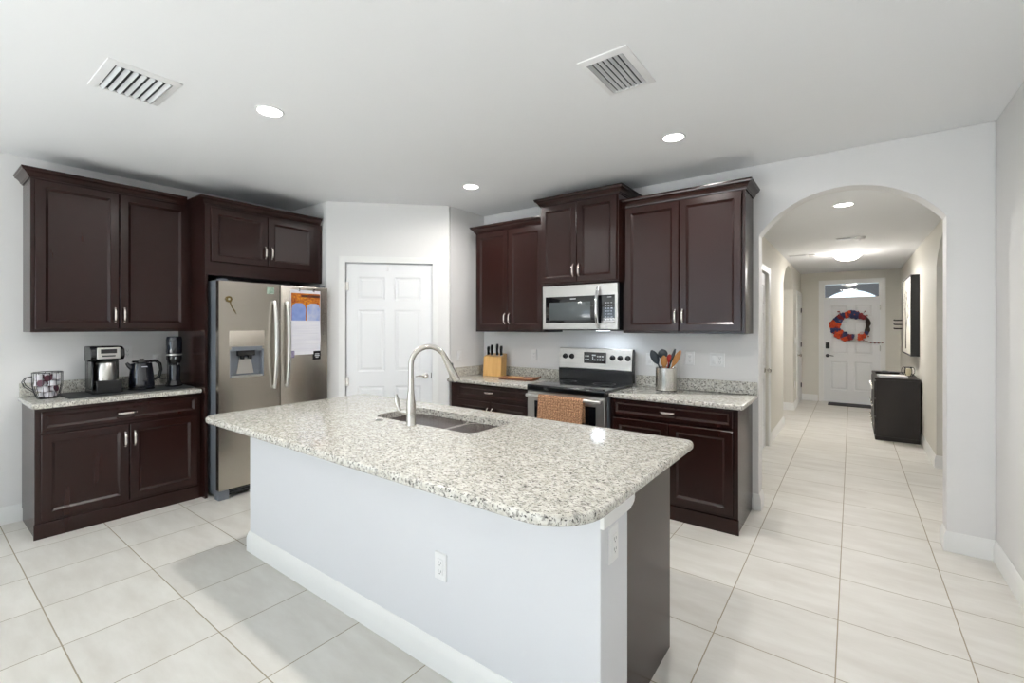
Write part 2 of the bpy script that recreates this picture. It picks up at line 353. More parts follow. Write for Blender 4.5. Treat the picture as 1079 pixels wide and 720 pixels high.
# hall
wall_cut('wall_hall_left', 'hallwall', YB + T, HYE, HZ, HX - T, HX, 'x', [(5.42, 6.33, 2.10, 0), (7.85, 9.30, 2.10, 0.33)], bev=0.004)
wall_cut('wall_hall_right', 'hallwall', YB + T, HYE, HZ, XR, XR + T, 'x', [(4.98, 6.40, 2.08, 0.33)], bev=0.004)
DX0, DX1, DTOP, TTOP = -0.455, 0.435, 1.985, 2.285
struct(MB().prism([(HX, 0), (DX0, 0), (DX0, TTOP), (DX1, TTOP), (DX1, 0), (XR, 0), (XR, HZ), (HX, HZ)], HYE, HYE + T, 'y'), 'wall_hall_end', 'hallwall', smooth=0)
struct(MB().box(-2.5, -2.4, 6.9, HYE, 0, HZ).box(-2.4, HX - T, 6.8, 6.9, 0, HZ).box(-2.4, HX - T, HYE, HYE + 0.1, 0, HZ), 'wall_side_passage', 'hallwall', smooth=0)
struct(MB().box(2.2, 2.3, 4.3, 7.2, 0, HZ).box(XR + T, 2.2, 4.25, 4.35, 0, HZ).box(XR + T, 2.2, 7.2, 7.3, 0, HZ), 'wall_side_room', 'hallwall', smooth=0)
# porch beyond the front door
struct(MB().box(-3, 3, HYE + T, 16, -0.12, -0.02), 'floor_porch', 'pavement', smooth=0)
struct(MB().box(-3, 3, HYE + T, 12.9, 2.47, 2.55), 'ceiling_porch', 'porch', smooth=0)
wall_cut('wall_porch', 'porch', -3, 3, 3.0, 12.9, 13.2, 'y', [(-0.62, 0.62, 1.93, 0.36)])

BBP = [(0, 0), (0.015, 0), (0.015, 0.085), (0.012, 0.095), (0.008, 0.112), (0.003, 0.125), (0, 0.127)]
def bboard(name, path, side=1):
    struct(MB().sweep(path, BBP, side=side), name, 'trim', smooth=30)
bboard('baseboard_left', [(XL, YF), (XL, 0.57)])
bboard('baseboard_back_left_jamb', [(-0.632, YB), (AX0, YB), (AX0, YB + T)])
bboard('baseboard_back_right_jamb', [(AX1, YB + T), (AX1, YB), (XK, YB), (XK, YF)])
bboard('baseboard_hall_left_near', [(HX, YB + T), (HX, 5.34)])
bboard('baseboard_hall_left', [(HX, 6.41), (HX, 7.85), (HX - T, 7.85)])
bboard('baseboard_hall_end_left', [(HX - T, 9.30), (HX, 9.30), (HX, 9.83)])
bboard('baseboard_hall_end_corner', [(HX, HYE), (-0.53, HYE)])
bboard('baseboard_hall_end_right', [(0.51, HYE), (XR, HYE), (XR, 6.40), (XR + T, 6.40)])
bboard('baseboard_hall_right_near', [(XR + T, 4.98), (XR, 4.98), (XR, YB + T)])
c45 = math.sqrt(0.5)
bboard('baseboard_pantry_left', [P1, (P1[0] + 0.12 * c45, P1[1] + 0.12 * c45)])
bboard('baseboard_pantry_right', [(P1[0] + 1.135 * c45, P1[1] + 1.135 * c45), (P2[0], P2[1]), (P2[0], P2[1] + 0.02)])

# casings: local x along wall, y=0 wall face, -y towards viewer
def casing_bm(x0, x1, ztop, wd=0.062, depth=0.018, z0=0.0):
    mb = MB(); path = [(x0, z0), (x0, ztop), (x1, ztop), (x1, z0)]
    prof = [(0.0, 0), (0.0, -0.010), (wd * 0.55, -0.014), (wd * 0.8, -depth), (wd, -depth), (wd, 0)]
    L = []
    for i, (x, z) in enumerate(path):
        dx = {0: -1, 1: -1, 2: 1, 3: 1}[i]; dz = {0: 0, 1: 1, 2: 1, 3: 0}[i]
        L.append([(x + dx * o, y, z + dz * o) for o, y in prof])
    return mb.loops(L)
def six_panel(mb, W, H, y, th=0.035, cols=2):
    """six panel door slab front at y, thickness th behind"""
    k = H / 2.03
    st = 0.112; ms = 0.10; pw = (W - 2 * st - ms) / 2
    xs = [(st, st + pw), (st + pw + ms, W - st)]
    zs = [(0.24 * k, 0.80 * k), (0.95 * k, 1.57 * k), (1.67 * k, 1.90 * k)]
    xb = [0, xs[0][0], xs[0][1], xs[1][0], xs[1][1], W]; zb = [0] + [q for z in zs for q in z] + [H]
    for yy, flip in ((y, 0),):
        for i in range(5):
            for j in range(7):
                if i in (1, 3) and j in (1, 3, 5):
                    x0, x1, z0, z1 = xb[i], xb[i + 1], zb[j], zb[j + 1]
                    L = [[(x0 + q, yy + d, z0 + q), (x1 - q, yy + d, z0 + q), (x1 - q, yy + d, z1 - q), (x0 + q, yy + d, z1 - q)] for q, d in ((0, 0), (0.010, 0.008), (0.022, 0.009), (0.040, 0.002))]
                    mb.loops(L, cap0=False)
                else:
                    mb.add([(xb[i], yy, zb[j]), (xb[i + 1], yy, zb[j]), (xb[i + 1], yy, zb[j + 1]), (xb[i], yy, zb[j + 1])], [(0, 1, 2, 3)])
    mb.add([(0, y, 0), (W, y, 0), (W, y, H), (0, y, H), (0, y + th, 0), (W, y + th, 0), (W, y + th, H), (0, y + th, H)],
           [(0, 4, 5, 1), (3, 2, 6, 7), (0, 3, 7, 4), (1, 5, 6, 2), (4, 7, 6, 5)])
    return mb
def knob_bm(x, y, z, lever=0):
    mb = MB().lathe([(0.001, 0), (0.032, 0.0), (0.032, 0.006), (0.012, 0.012), (0.011, 0.035)], (x, y, z), 20, axis='y')
    if lever:
        mb.tube([(x, y - 0.045, z), (x + lever * 0.05, y - 0.05, z + 0.004), (x + lever * 0.10, y - 0.045, z - 0.004)], [0.011, 0.008, 0.006], 10)
        mb.ball((x, y - 0.045, z), 0.014)
    else:
        mb.lathe([(0.011, 0.033), (0.026, 0.042), (0.030, 0.056), (0.024, 0.068), (0.001, 0.073)], (x, y, z), 20, axis='y')
    return mb
def local(o, M4): o.matrix_world = M4; return o

# pantry door (door_1)
dm = DM
d = six_panel(MB(), 0.865, 2.10, 0.02); o = d.build('door_1', 'door', smooth=20); o['kind'] = 'structure'; o.matrix_world = dm @ Matrix.Translation((0.195, 0, 0.008))
knob_bm(0.80, 0.02, 0.93, lever=-1).build('door_knob', 'nickel', o)
MB().tube([(0.86, 0.018, 0.90), (0.86, 0.018, 0.96)], 0.004, 6).build('latch_plate', 'nickel', o)
for z in (0.25, 0.84, 1.05 * 1.72 + 0.02):
    MB().lathe([(0.008, 0), (0.008, 0.085)], (-0.006, 0.008, z), 10).box(-0.006, 0.022, 0.006, 0.0195, z, z + 0.085).build('hinge', 'nickel', o)
t_ = casing_bm(0.185, 1.07, 2.12).build('trim_1', 'trim', smooth=30); t_['kind'] = 'structure'; t_.matrix_world = dm
# childproof strap at the door head
MB().box(0.402, 0.424, 0.008, 0.019, 2.03, 2.10).build('door_top_latch', 'white', o, bev=0.003)

# front door (door_2) with transom window
o = six_panel(MB(), DX1 - DX0 - 0.03, DTOP - 0.01, HYE + 0.02, 0.045).build('door_2', 'door', smooth=20); o['kind'] = 'structure'; o.location = (DX0 + 0.015, 0, 0.01)
MB().box(0.03, 0.095, HYE - 0.002, HYE + 0.02, 1.02, 1.14).build('lock_keypad', 'black', o, bev=0.008)
mb = knob_bm(0.062, HYE + 0.02, 0.885, lever=1); mb.build('door_handle', 'darkgray', o)
for z in (0.2, 1.0, 1.75):
    MB().box(0.852, 0.872, HYE + 0.005, HYE + 0.02, z, z + 0.1).build('hinge', 'nickel', o)
struct(casing_bm(DX0, DX1, TTOP, 0.062).add([], []), 'trim_2', 'trim', smooth=30).location = (0, HYE, 0)
fr = MB().box(DX0, DX0 + 0.014, HYE, HYE + T, 0, TTOP).box(DX1 - 0.014, DX1, HYE, HYE + T, 0, TTOP).box(DX0, DX1, HYE + 0.01, HYE + T - 0.01, DTOP, DTOP + 0.028).box(DX0, DX1, HYE, HYE + T, TTOP - 0.02, TTOP)
fr.build('trim_3', 'trim')['kind'] = 'structure'
wn = MB().box(DX0 + 0.014, DX0 + 0.035, HYE + 0.03, HYE + 0.07, DTOP + 0.028, TTOP - 0.02).box(DX1 - 0.035, DX1 - 0.014, HYE + 0.03, HYE + 0.07, DTOP + 0.028, TTOP - 0.02)
wo = wn.build('window_1', 'trim'); wo['kind'] = 'structure'
MB().box(DX0 + 0.034, DX1 - 0.034, HYE + 0.045, HYE + 0.05, DTOP + 0.028, TTOP - 0.02).build('window_pane', 'glass', wo)

# hall doors in the left wall; frame turned so local x runs along +Y... front faces +X
def hall_door(n, y0, y1, H, knobside, tn):
    W = y1 - y0; M4 = Matrix.Translation((HX, y0, 0)) @ Matrix.Rotation(PI / 2, 4, 'Z')
    o = six_panel(MB(), W - 0.02, H - 0.02, 0.03).build('door_%d' % n, 'door', smooth=20); o['kind'] = 'structure'; o.matrix_world = M4 @ Matrix.Translation((0.01, 0, 0.01))
    knob_bm(W - 0.09 if knobside else 0.07, 0.03, 0.92).build('door_knob', 'nickel', o)
    for z in (0.2, 1.0, H - 0.25):
        MB().box(-0.008 if knobside else W - 0.02, 0.006 if knobside else W - 0.006, 0.012, 0.029, z, z + 0.09).build('hinge', 'darkgray', o)
    t = casing_bm(0, W, H).build('trim_%d' % tn, 'trim', smooth=30); t['kind'] = 'structure'; t.matrix_world = M4
hall_door(3, 5.42, 6.33, 2.10, True, 4)
# closed door at the end of the hall, standing against the wall face inside its own casing
M4 = Matrix.Translation((HX, 9.90, 0)) @ Matrix.Rotation(PI / 2, 4, 'Z')
t = casing_bm(0, 0.76, 2.05).build('trim_5', 'trim', smooth=30); t['kind'] = 'structure'; t.matrix_world = M4
o = six_panel(MB(), 0.756, 2.04, -0.006, 0.006).build('door_4', 'door', smooth=20); o['kind'] = 'structure'; o.matrix_world = M4 @ Matrix.Translation((0.002, 0, 0.008))
knob_bm(0.07, -0.006, 0.92).build('door_knob', 'nickel', o)
for z in (0.25, 1.05, 1.72): MB().box(0.742, 0.758, -0.024, -0.006, z, z + 0.09).build('hinge', 'darkgray', o)

# sliding glass doors and side window behind the camera
def glazed(name, n, x0, x1, z0, z1, panes, M4):
    fr = MB(); w_ = 0.05
    fr.box(x0, x1, 0.03, 0.10, z0, z0 + w_).box(x0, x1, 0.03, 0.10, z1 - w_, z1).box(x0, x0 + w_, 0.03, 0.10, z0, z1).box(x1 - w_, x1, 0.03, 0.10, z0, z1)
    for i in range(1, panes):
        x = x0 + (x1 - x0) * i / panes; fr.box(x - 0.035, x + 0.035, 0.04, 0.09, z0, z1)
    o = fr.build(name, 'trim', bev=0.003); o['kind'] = 'structure'; o.matrix_world = M4
    for i in range(panes):
        a = x0 + (x1 - x0) * i / panes + 0.04; b = x0 + (x1 - x0) * (i + 1) / panes - 0.04
        MB().box(a, b, 0.06, 0.066, z0 + w_, z1 - w_).build('window_pane', 'glass', o)
glazed('door_5', 5, 0.7, 4.1, 0, 2.25, 3, Matrix.Translation((0, YF, 0)) @ Matrix.Rotation(PI, 4, 'Z'))
glazed('window_2', 2, -3.35, -1.45, 0.85, 2.2, 2, Matrix.Translation((XL, 0, 0)) @ Matrix.Rotation(PI / 2, 4, 'Z'))

# ------------------------------------------------------------------ cabinets
CROWN = [(0.0, 0.0), (0.007, 0.0), (0.009, 0.008), (0.014, 0.011), (0.020, 0.026), (0.034, 0.042), (0.043, 0.046), (0.046, 0.056), (0.050, 0.059), (0.050, 0.068), (0.0, 0.068)]
def crown_prof(z, k=1.0): return [(o * k, z + h * k) for o, h in CROWN]
FD = 0.02     # door thickness in front of the face frame
def cab_front(mb, x0, x1, z0, z1, fw=0.052):
    return mb.panel(x0, x1, z0, z1, [(0, -0.001), (0, -FD + 0.004), (0.004, -FD), (fw, -FD), (fw + 0.002, -FD + 0.003), (fw + 0.017, -FD + 0.013), (fw + 0.021, -FD + 0.0135)])
def pull(x, z, vert=True, L=0.105, y=-FD):
    pts = []; n = 14
    for i in range(n + 1):
        t = i / n; s = (t - 0.5) * L; h = 0.008 + 0.022 * (1 - (2 * t - 1) ** 4)
        pts.append((x, y - h, z + s) if vert else (x + s, y - h, z))
    mb = MB().tube(pts, [0.0075 if 2 < i < n - 2 else 0.0065 for i in range(n + 1)], 10, flat=0.6, up=(0, -1, 0))
    for s in (-L / 2, L / 2):
        a = (x, y, z + s * 0.97) if vert else (x + s * 0.97, y, z)
        mb.tube([a, (a[0], y - 0.012, a[2])], [0.0095, 0.0065], 12)
    return mb
def cabinet(name, label, loc, rz, W, D, z0, z1, fronts, base=False, crown=None, crown_path=None, group=None, cat='cabinet', right_end=False, extra=None):
    """fronts: list of (kind, x0, x1, z0, z1, hx, hz, vertical)"""
    t = thing(name, label, cat, loc, rz, group)
    body = MB()
    if base:
        body.box(0, W, 0, D, 0.10, z1).box(0.004, W - 0.004, 0.004, D, 0.0, 0.10)
        MB().box(-0.006, W + 0.006, -0.012, 0.004, 0.0, 0.105).build('toe_board', 'wood', t, bev=0.002)
    else:
        body.box(0, W, 0, D, z0, z1)
    if extra: extra(body)
    body.build('body', 'wood', t, bev=0.0015)
    for kind, x0, x1, a, b, hx, hz, vert in fronts:
        dr = cab_front(MB(), x0, x1, a, b, 0.052 if kind == 'door' else 0.022).build(kind, 'wood', t, smooth=20)
        if hx is not None: pull(hx, hz, vert).build('handle', 'nickel', dr)
    if crown:
        MB().sweep(crown_path, crown_prof(crown)).build('crown_molding', 'wood', t, smooth=25)
    return t
def pair(W, a, b, hz, m=0.022, gap=0.006, L=None):
    c = W / 2
    return [('door', m, c - gap / 2, a, b, c - gap / 2 - 0.026, hz, True), ('door', c + gap / 2, W - m, a, b, c + gap / 2 + 0.026, hz, True)]

R90 = PI / 2
# left run (fronts face +X): local x -> +Y, local y -> -X
LX = -4.47; ZL = 0.93
W = 0.988
cabinet('base_cabinet', 'wide dark espresso base cabinet under the coffee maker and kettle', (LX, 0.562, 0), R90, W, LX - XL - 0.02, 0, ZL - 0.036,
        [('drawer', 0.03, W - 0.025, 0.735, 0.868, W / 2, 0.80, False)] +
        [('door', 0.03, 0.505, 0.125, 0.712, 0.480, 0.60, True), ('door', 0.511, W - 0.025, 0.125, 0.712, 0.537, 0.60, True)], base=True, cat='cabinet')
cabinet('wall_cabinet', 'largest dark espresso two-door wall cabinet with crown molding, hanging above the coffee maker', (-4.70, 0.57, 0), R90, 0.984, 0.32, 1.418, 2.53,
        pair(0.984, 1.438, 2.515, 1.55), crown=2.522, crown_path=[(0, 0.32), (0, 0), (0.945, 0)])
# tall fridge end panel + cabinet over the fridge as one unit
FX = -4.39
t = thing('refrigerator_cabinet', 'dark espresso cabinet with two short doors above the refrigerator and a tall side panel', 'cabinet', (FX, 1.556, 0), R90)
FW = 2.62 - 1.556
MB().box(0, FW, 0, FX - XL - 0.02, 1.90, 2.50).build('body', 'wood', t, bev=0.0015)
MB().box(0, 0.022, 0, FX - XL - 0.02, 0, 1.90).build('side_panel', 'wood', t, bev=0.0015)
for (a, b, hx) in ((0.045, 0.512, 0.486), (0.518, 0.975, 0.544)):
    dr = cab_front(MB(), a, b, 2.015, 2.475).build('door', 'wood', t, smooth=20); pull(hx, 2.14).build('handle', 'nickel', dr)
MB().sweep([(0, 0.36), (0, 0), (FW - 0.02, 0)], crown_prof(2.497, 0.95)).build('crown_molding', 'wood', t, smooth=25)

# range wall (fronts face -Y)
BY = 3.50; UY = 3.75
cabinet('base_cabinet', 'dark espresso base cabinet left of the range, under the knife block', (-3.40, BY, 0), 0, 1.015, YB - BY - 0.02, 0, 0.878,
        [('drawer', 0.105, 0.995, 0.735, 0.862, 0.535, 0.805, False), ('door', 0.105, 0.546, 0.125, 0.712, 0.52, 0.60, True), ('door', 0.552, 0.995, 0.125, 0.712, 0.578, 0.60, True)], base=True)
cabinet('base_cabinet', 'dark espresso base cabinet right of the range, nearest the hall arch', (-1.592, BY, 0), 0, 0.957, YB - BY - 0.02, 0, 0.878,
        [('drawer', 0.03, 0.925, 0.742, 0.868, 0.47, 0.805, False), ('door', 0.03, 0.474, 0.125, 0.722, None, None, True), ('door', 0.480, 0.925, 0.125, 0.722, None, None, True)], base=True)
cabinet('wall_cabinet', 'dark espresso two-door wall cabinet left of the microwave, above the knife block', (-3.272, UY, 0), 0, 0.888, YB - UY, 1.403, 2.465,
        pair(0.888, 1.422, 2.45, 1.54), crown=2.46, crown_path=[(0, 0.33), (0, 0), (0.888, 0)])
cabinet('wall_cabinet', 'short raised dark espresso two-door cabinet directly above the microwave', (-2.378, 3.66, 0), 0, 0.788, YB - 3.66, 1.845, 2.60,
        pair(0.788, 1.860, 2.585, 1.965, m=0.014), crown=2.592, crown_path=[(0, 0.42), (0, 0), (0.788, 0), (0.788, 0.42)])
cabinet('wall_cabinet', 'dark espresso two-door wall cabinet right of the microwave, nearest the hall arch', (-1.587, UY, 0), 0, 0.955, YB - UY, 1.403, 2.485,
        pair(0.955, 1.422, 2.47, 1.54, m=0.024), crown=2.478, crown_path=[(0, 0), (0.955, 0), (0.955, 0.33)])

# countertops
def counter(mb, pts, z0, z1, e=0.010, steps=4):
    """slab with rounded upper and lower edges; pts ccw outline"""
    P = [Vector(p) for p in pts]; n = len(P)
    def inset(q):
        out = []
        for i in range(n):
            a = (P[i] - P[i - 1]); b = (P[(i + 1) % n] - P[i])
            if a.length < 1e-6: a = b
            na = Vector((-a.y, a.x)).normalized(); nb = Vector((-b.y, b.x)).normalized(); m_ = na + nb; m_ = m_ / max(0.3, m_.dot(na))
            out.append(P[i] + m_ * q)
        return out
    L = []
    for k in range(steps + 1):
        a = PI / 2 * k / steps; ins = inset(e * (1 - math.sin(a))); L.append([(p.x, p.y, z0 + e * (1 - math.cos(a))) for p in ins])
    for k in range(steps + 1):
        a = PI / 2 * k / steps; ins = inset(e * (1 - math.cos(a))); L.append([(p.x, p.y, z1 - e + e * math.sin(a)) for p in ins])
    return mb.loops(L)
CT = 0.914
t = thing('countertop', 'short speckled granite countertop holding the coffee maker and kettle', 'countertop', (-4.435, 0.545, 0))
counter(MB(), [(XL - t.location.x, 0), (0, 0), (0, 1.004), (XL - t.location.x, 1.004)], ZL - 0.036, ZL).build('slab', 'granite', t, smooth=40)
MB().box(XL - t.location.x, XL - t.location.x + 0.02, 0.005, 1.004, ZL, ZL + 0.10).build('backsplash', 'granite', t, bev=0.002)
t = thing('countertop', 'speckled granite countertop left of the range holding the knife block', 'countertop', (P2[0], 3.47, 0))
counter(MB(), [(0, 0), (-2.378 + 3.46, 0), (-2.378 + 3.46, 0.61), (0, 0.61)], CT - 0.036, CT).build('slab', 'granite', t, smooth=40)
MB().box(0, -2.378 + 3.46, 0.59, 0.61, CT, CT + 0.10).box(0, 0.02, 0.03, 0.59, CT, CT + 0.10).build('backsplash', 'granite', t, bev=0.002)
t = thing('countertop', 'speckled granite countertop right of the range holding the utensil crock', 'countertop', (-1.594, 3.47, 0))
counter(MB(), rrect(0, 0.994, 0, 0.61, (0.003, 0.02, 0.003, 0.003), 4), CT - 0.036, CT).build('slab', 'granite', t, smooth=40)
MB().box(0, 0.994, 0.59, 0.61, CT, CT + 0.10).build('backsplash', 'granite', t, bev=0.002)

# ------------------------------------------------------------------ island
IX0, IX1, IY0, IY1, IYE = -3.15, -0.66, 1.375, 1.60, 2.10
isl = thing('kitchen_island', 'long white island base with a dark espresso end panel, standing mid-floor', 'kitchen island', (0, 0, 0))
MB().box(IX0, IX1, IY0, IY1, 0, 0.868).build('half_wall', 'islandwall', isl, bev=0.004)
MB().sweep([(IX0, IYE), (IX0, IY0), (IX1, IY0), (IX1, IY1 - 0.02)], BBP, side=-1 if False else 1).build('baseboard', 'trim', isl, smooth=30)
MB().box(IX0, IX1 - 0.02, IY1, IYE, 0, 0.875).build('cabinet_body', 'wood', isl, bev=0.002)
MB().box(IX1 - 0.02, IX1 - 0.004, IY1, IYE, 0, 0.875).build('end_panel', 'wood', isl, bev=0.002)
# scrolled white corner bracket under the overhang
MB().prism([(IY0, 0.868), (IY1 + 0.045, 0.868), (IY1 + 0.045, 0.842), (IY1 + 0.038, 0.834), (IY1 + 0.040, 0.826), (IY1 + 0.034, 0.812), (IY1 + 0.018, 0.803), (IY1 + 0.004, 0.800), (IY1, 0.795), (IY0, 0.795)], IX1 - 0.002, IX1 + 0.012, 'x').build('corner_bracket', 'trim', isl)
for i in range(5):
    w_ = (IX1 - 0.02 - IX0) / 5; x0 = IX0 + i * w_
    dr = cab_front(MB(), 0, w_ - 0.03, 0.12, 0.85).build('door', 'wood', isl, smooth=20, tf=Matrix.Translation((x0 + w_ - 0.015, IYE, 0)) @ Matrix.Rotation(PI, 4, 'Z'))
# counter with two sink cut-outs: boolean-free by bridging is messy, so cut with hidden-free boolean applied to the mesh
CX0, CX1, CY0, CY1 = -3.19, -0.60, 1.105, 2.285
top_bm = counter(MB(), rrect(CX0, CX1, CY0, CY1, (0.10, 0.19, 0.05, 0.05), 10), CT - 0.038, CT, e=0.013, steps=5)
ctop = top_bm.build('island_countertop', 'granite', None, smooth=40)
tag(ctop, 'large speckled granite island countertop with rounded corners and sink cut-outs', 'countertop')
BOWLS = [(-2.35, -1.865, 1.735, 2.095, 0.07), (-1.838, -1.545, 1.735, 2.095, 0.06)]
CUTS = BOWLS + [(-1.96, -1.76, 1.7351, 2.0949, 0.002)]
bpy.context.view_layer.update()
for (x0, x1, y0, y1, r) in CUTS:
    cut = MB().prism(rrect(x0, x1, y0, y1, r, 6), CT - 0.1, CT + 0.1).build('cutter', 'granite', None)
    md = ctop.modifiers.new('cut', 'BOOLEAN'); md.operation = 'DIFFERENCE'; md.object = cut; md.solver = 'EXACT'
    dg = bpy.context.evaluated_depsgraph_get(); me = bpy.data.meshes.new_from_object(ctop.evaluated_get(dg))
    ctop.modifiers.clear(); ctop.data = me; bpy.data.objects.remove(cut)
ctop.data.shade_smooth(); ctop.data.set_sharp_from_angle(angle=math.radians(40))
snk = thing('sink', 'stainless steel double-bowl undermount sink in the island countertop', 'sink', (-1.95, 1.9, CT - 0.04))
for i, (x0, x1, y0, y1, r) in enumerate(BOWLS):
    mb = MB(); ox, oy, oz = snk.location
    L = []
    zt = CT - 0.0385 - oz
    for (q, z, rr) in ((-0.012, zt, r + 0.012), (0.0, zt, r), (0.004, zt - 0.03, r), (0.010, zt - 0.15, r), (0.025, zt - 0.178, r * 0.9), (0.05, zt - 0.188, r * 0.7), (0.12, zt - 0.192, 0.03)):
        L.append([(px - ox, py - oy, z) for px, py in rrect(x0 + q, x1 - q, y0 + q, y1 - q, rr, 6)])
    mb.loops(L, cap0=False)
    # outer skin for thickness
    L2 = [[(px - ox, py - oy, z) for px, py in rrect(x0 + q, x1 - q, y0 + q, y1 - q, rr, 6)] for (q, z, rr) in ((-0.012, zt, r + 0.012), (-0.003, zt - 0.004, r), (0.0, zt - 0.15, r), (0.02, zt - 0.185, r * 0.9), (0.12, zt - 0.196, 0.03))]
    mb.loops(L2, cap0=False)
    bw = mb.build('bowl', 'sinksteel', snk, smooth=50)
    MB().lathe([(0.043, -0.001), (0.040, 0.004), (0.030, 0.001), (0.001, -0.002)], ((x0 + x1) / 2 - ox, (y0 + y1) / 2 + 0.03 - oy, zt - 0.190), 20).build('drain', 'chrome', bw)

# faucet
FXp, FYp = -1.948, 1.690
fa = thing('faucet', 'tall brushed nickel gooseneck faucet on the island, arching over the sink', 'faucet', (FXp, FYp, CT))
MB().lathe([(0.029, 0), (0.029, 0.006), (0.0265, 0.012), (0.0255, 0.07), (0.024, 0.12), (0.020, 0.16), (0.0165, 0.20), (0.0155, 0.26)], n=28).build('body', 'nickel', fa)
az = math.radians(58); dx, dy = math.cos(az), math.sin(az)
R = 0.098; pts = [(0, 0, 0.255), (0, 0, 0.30), (0, 0, 0.335)]
for k in range(1, 13):
    a = math.radians(k * 160 / 12); s = R - R * math.cos(a); pts.append((dx * s, dy * s, 0.335 + R * math.sin(a)))
ex = Vector(pts[-1]); tan = (ex - Vector(pts[-2])).normalized()
MB().tube(pts, 0.0145, 16).build('neck', 'nickel', fa)
MB().tube([ex - tan * 0.002, ex + tan * 0.03, ex + tan * 0.075, ex + tan * 0.145, ex + tan * 0.15], [0.0165, 0.0175, 0.021, 0.0245, 0.023], 20).build('spray_head', 'nickel', fa)
MB().tube([ex + tan * 0.1505, ex + tan * 0.154], [0.018, 0.017], 20).build('nozzle', 'darkgray', fa)
bt = ex + tan * 0.055 + Vector((dx, dy, 0.3)).normalized() * 0.017
MB().ball(tuple(bt), 0.007, sz=2.2).build('spray_button', 'darkgray', fa)
hx, hy = math.cos(math.radians(195)), math.sin(math.radians(195))
hd = MB().tube([(hx * 0.018, hy * 0.018, 0.072), (hx * 0.055, hy * 0.055, 0.072), (hx * 0.062, hy * 0.062, 0.072)], [0.0165, 0.0155, 0.010], 18)
hd.tube([(hx * 0.058, hy * 0.058, 0.066), (hx * 0.078, hy * 0.078, 0.080), (hx * 0.088, hy * 0.088, 0.105), (hx * 0.094, hy * 0.094, 0.135), (hx * 0.100, hy * 0.100, 0.165)], [0.008, 0.011, 0.014, 0.015, 0.008], 12)
hd.build('lever_handle', 'nickel', fa)
o = MB().lathe([(0.024, 0), (0.024, 0.003), (0.019, 0.005), (0.016, 0.0035), (0.001, 0.0035)], (0, 0, 0)).build('hole_cover', 'nickel'); o.location = (-2.20, 1.672, CT)
tag(o, 'small flat round metal hole cover set in the granite beside the faucet', 'hole cover')

# ------------------------------------------------------------------ outlets and switches
def plate(label, M4, kind='outlet', gangs=1, grp=None, tall=0.115, cat=None):
    """local: x across, y=0 on wall, -y out, z up, centred"""
    w_ = 0.07 + 0.046 * (gangs - 1)
    name = {'outlet': 'wall_outlet', 'switch': 'light_switch', 'mixed': 'wall_outlet'}[kind]
    t = thing(name, label, cat or {'outlet': 'outlet', 'switch': 'light switch', 'mixed': 'outlet'}[kind], (0, 0, 0), 0, grp); t.matrix_world = M4
    MB().panel(-w_ / 2, w_ / 2, -tall / 2, tall / 2, [(0, 0), (0, -0.003), (0.003, -0.006)]).build('cover_plate', 'white', t)
    for g in range(gangs):
        cx = (g - (gangs - 1) / 2) * 0.046
        if kind == 'switch' or (kind == 'mixed' and g == 0):
            MB().panel(cx - 0.016, cx + 0.016, -0.033, 0.033, [(0, -0.006), (0, -0.009), (0.003, -0.011)]).build('rocker', 'white', t)
        else:
            f = MB().panel(cx - 0.0165, cx + 0.0165, -0.0335, 0.0335, [(0, -0.006), (0.001, -0.009)]).build('socket_face', 'white', t)
            for zc in (-0.018, 0.018):
                MB().box(cx - 0.008, cx - 0.006, -0.0098, -0.0089, zc - 0.004, zc + 0.006).box(cx + 0.006, cx + 0.008, -0.0098, -0.0089, zc - 0.004, zc + 0.005).box(cx - 0.0022, cx + 0.0022, -0.0098, -0.0089, zc - 0.012, zc - 0.008).build('slot', 'socket', f)
    return t
TB = lambda x, y, z, a=0: Matrix.Translation((x, y, z)) @ Matrix.Rotation(a, 4, 'Z')
plate('white wall outlet on the left wall directly behind the coffee maker and kettle', TB(XL, 1.165, 1.235, R90), gangs=2)
plate('white outlet above the kettle handle on the left wall', TB(XL, 1.40, 1.155, R90))
plate('white rocker switch on the pantry side wall beside the knife block corner', TB(P2[0], 3.66, 1.14, R90), 'switch')
plate('single white outlet on the back wall between knife block and range', TB(-2.732, YB, 1.155))
plate('white outlet just right of the wooden spoons above the right countertop', TB(-1.118, YB, 1.185))
plate('wide double white outlet plate farthest right on the back wall above the granite', TB(-0.90, YB, 1.18), 'mixed', 2)
plate('white outlet low on the long white face of the island', TB(-1.395, IY0, 0.445))
plate('tall white outlet on the narrow white end of the island below the bracket', TB(IX1, 1.47, 0.715, R90), tall=0.125)
plate('white light switch on the hall left wall beside the far door', TB(HX, 9.62, 1.20, R90), 'switch')
plate('white outlet low on the hall left wall near the far door', TB(HX, 9.55, 0.42, R90))
plate('tiny white switch left of the range backguard hidden partly by the dark spoon', TB(-1.47, YB, 1.16), 'switch')

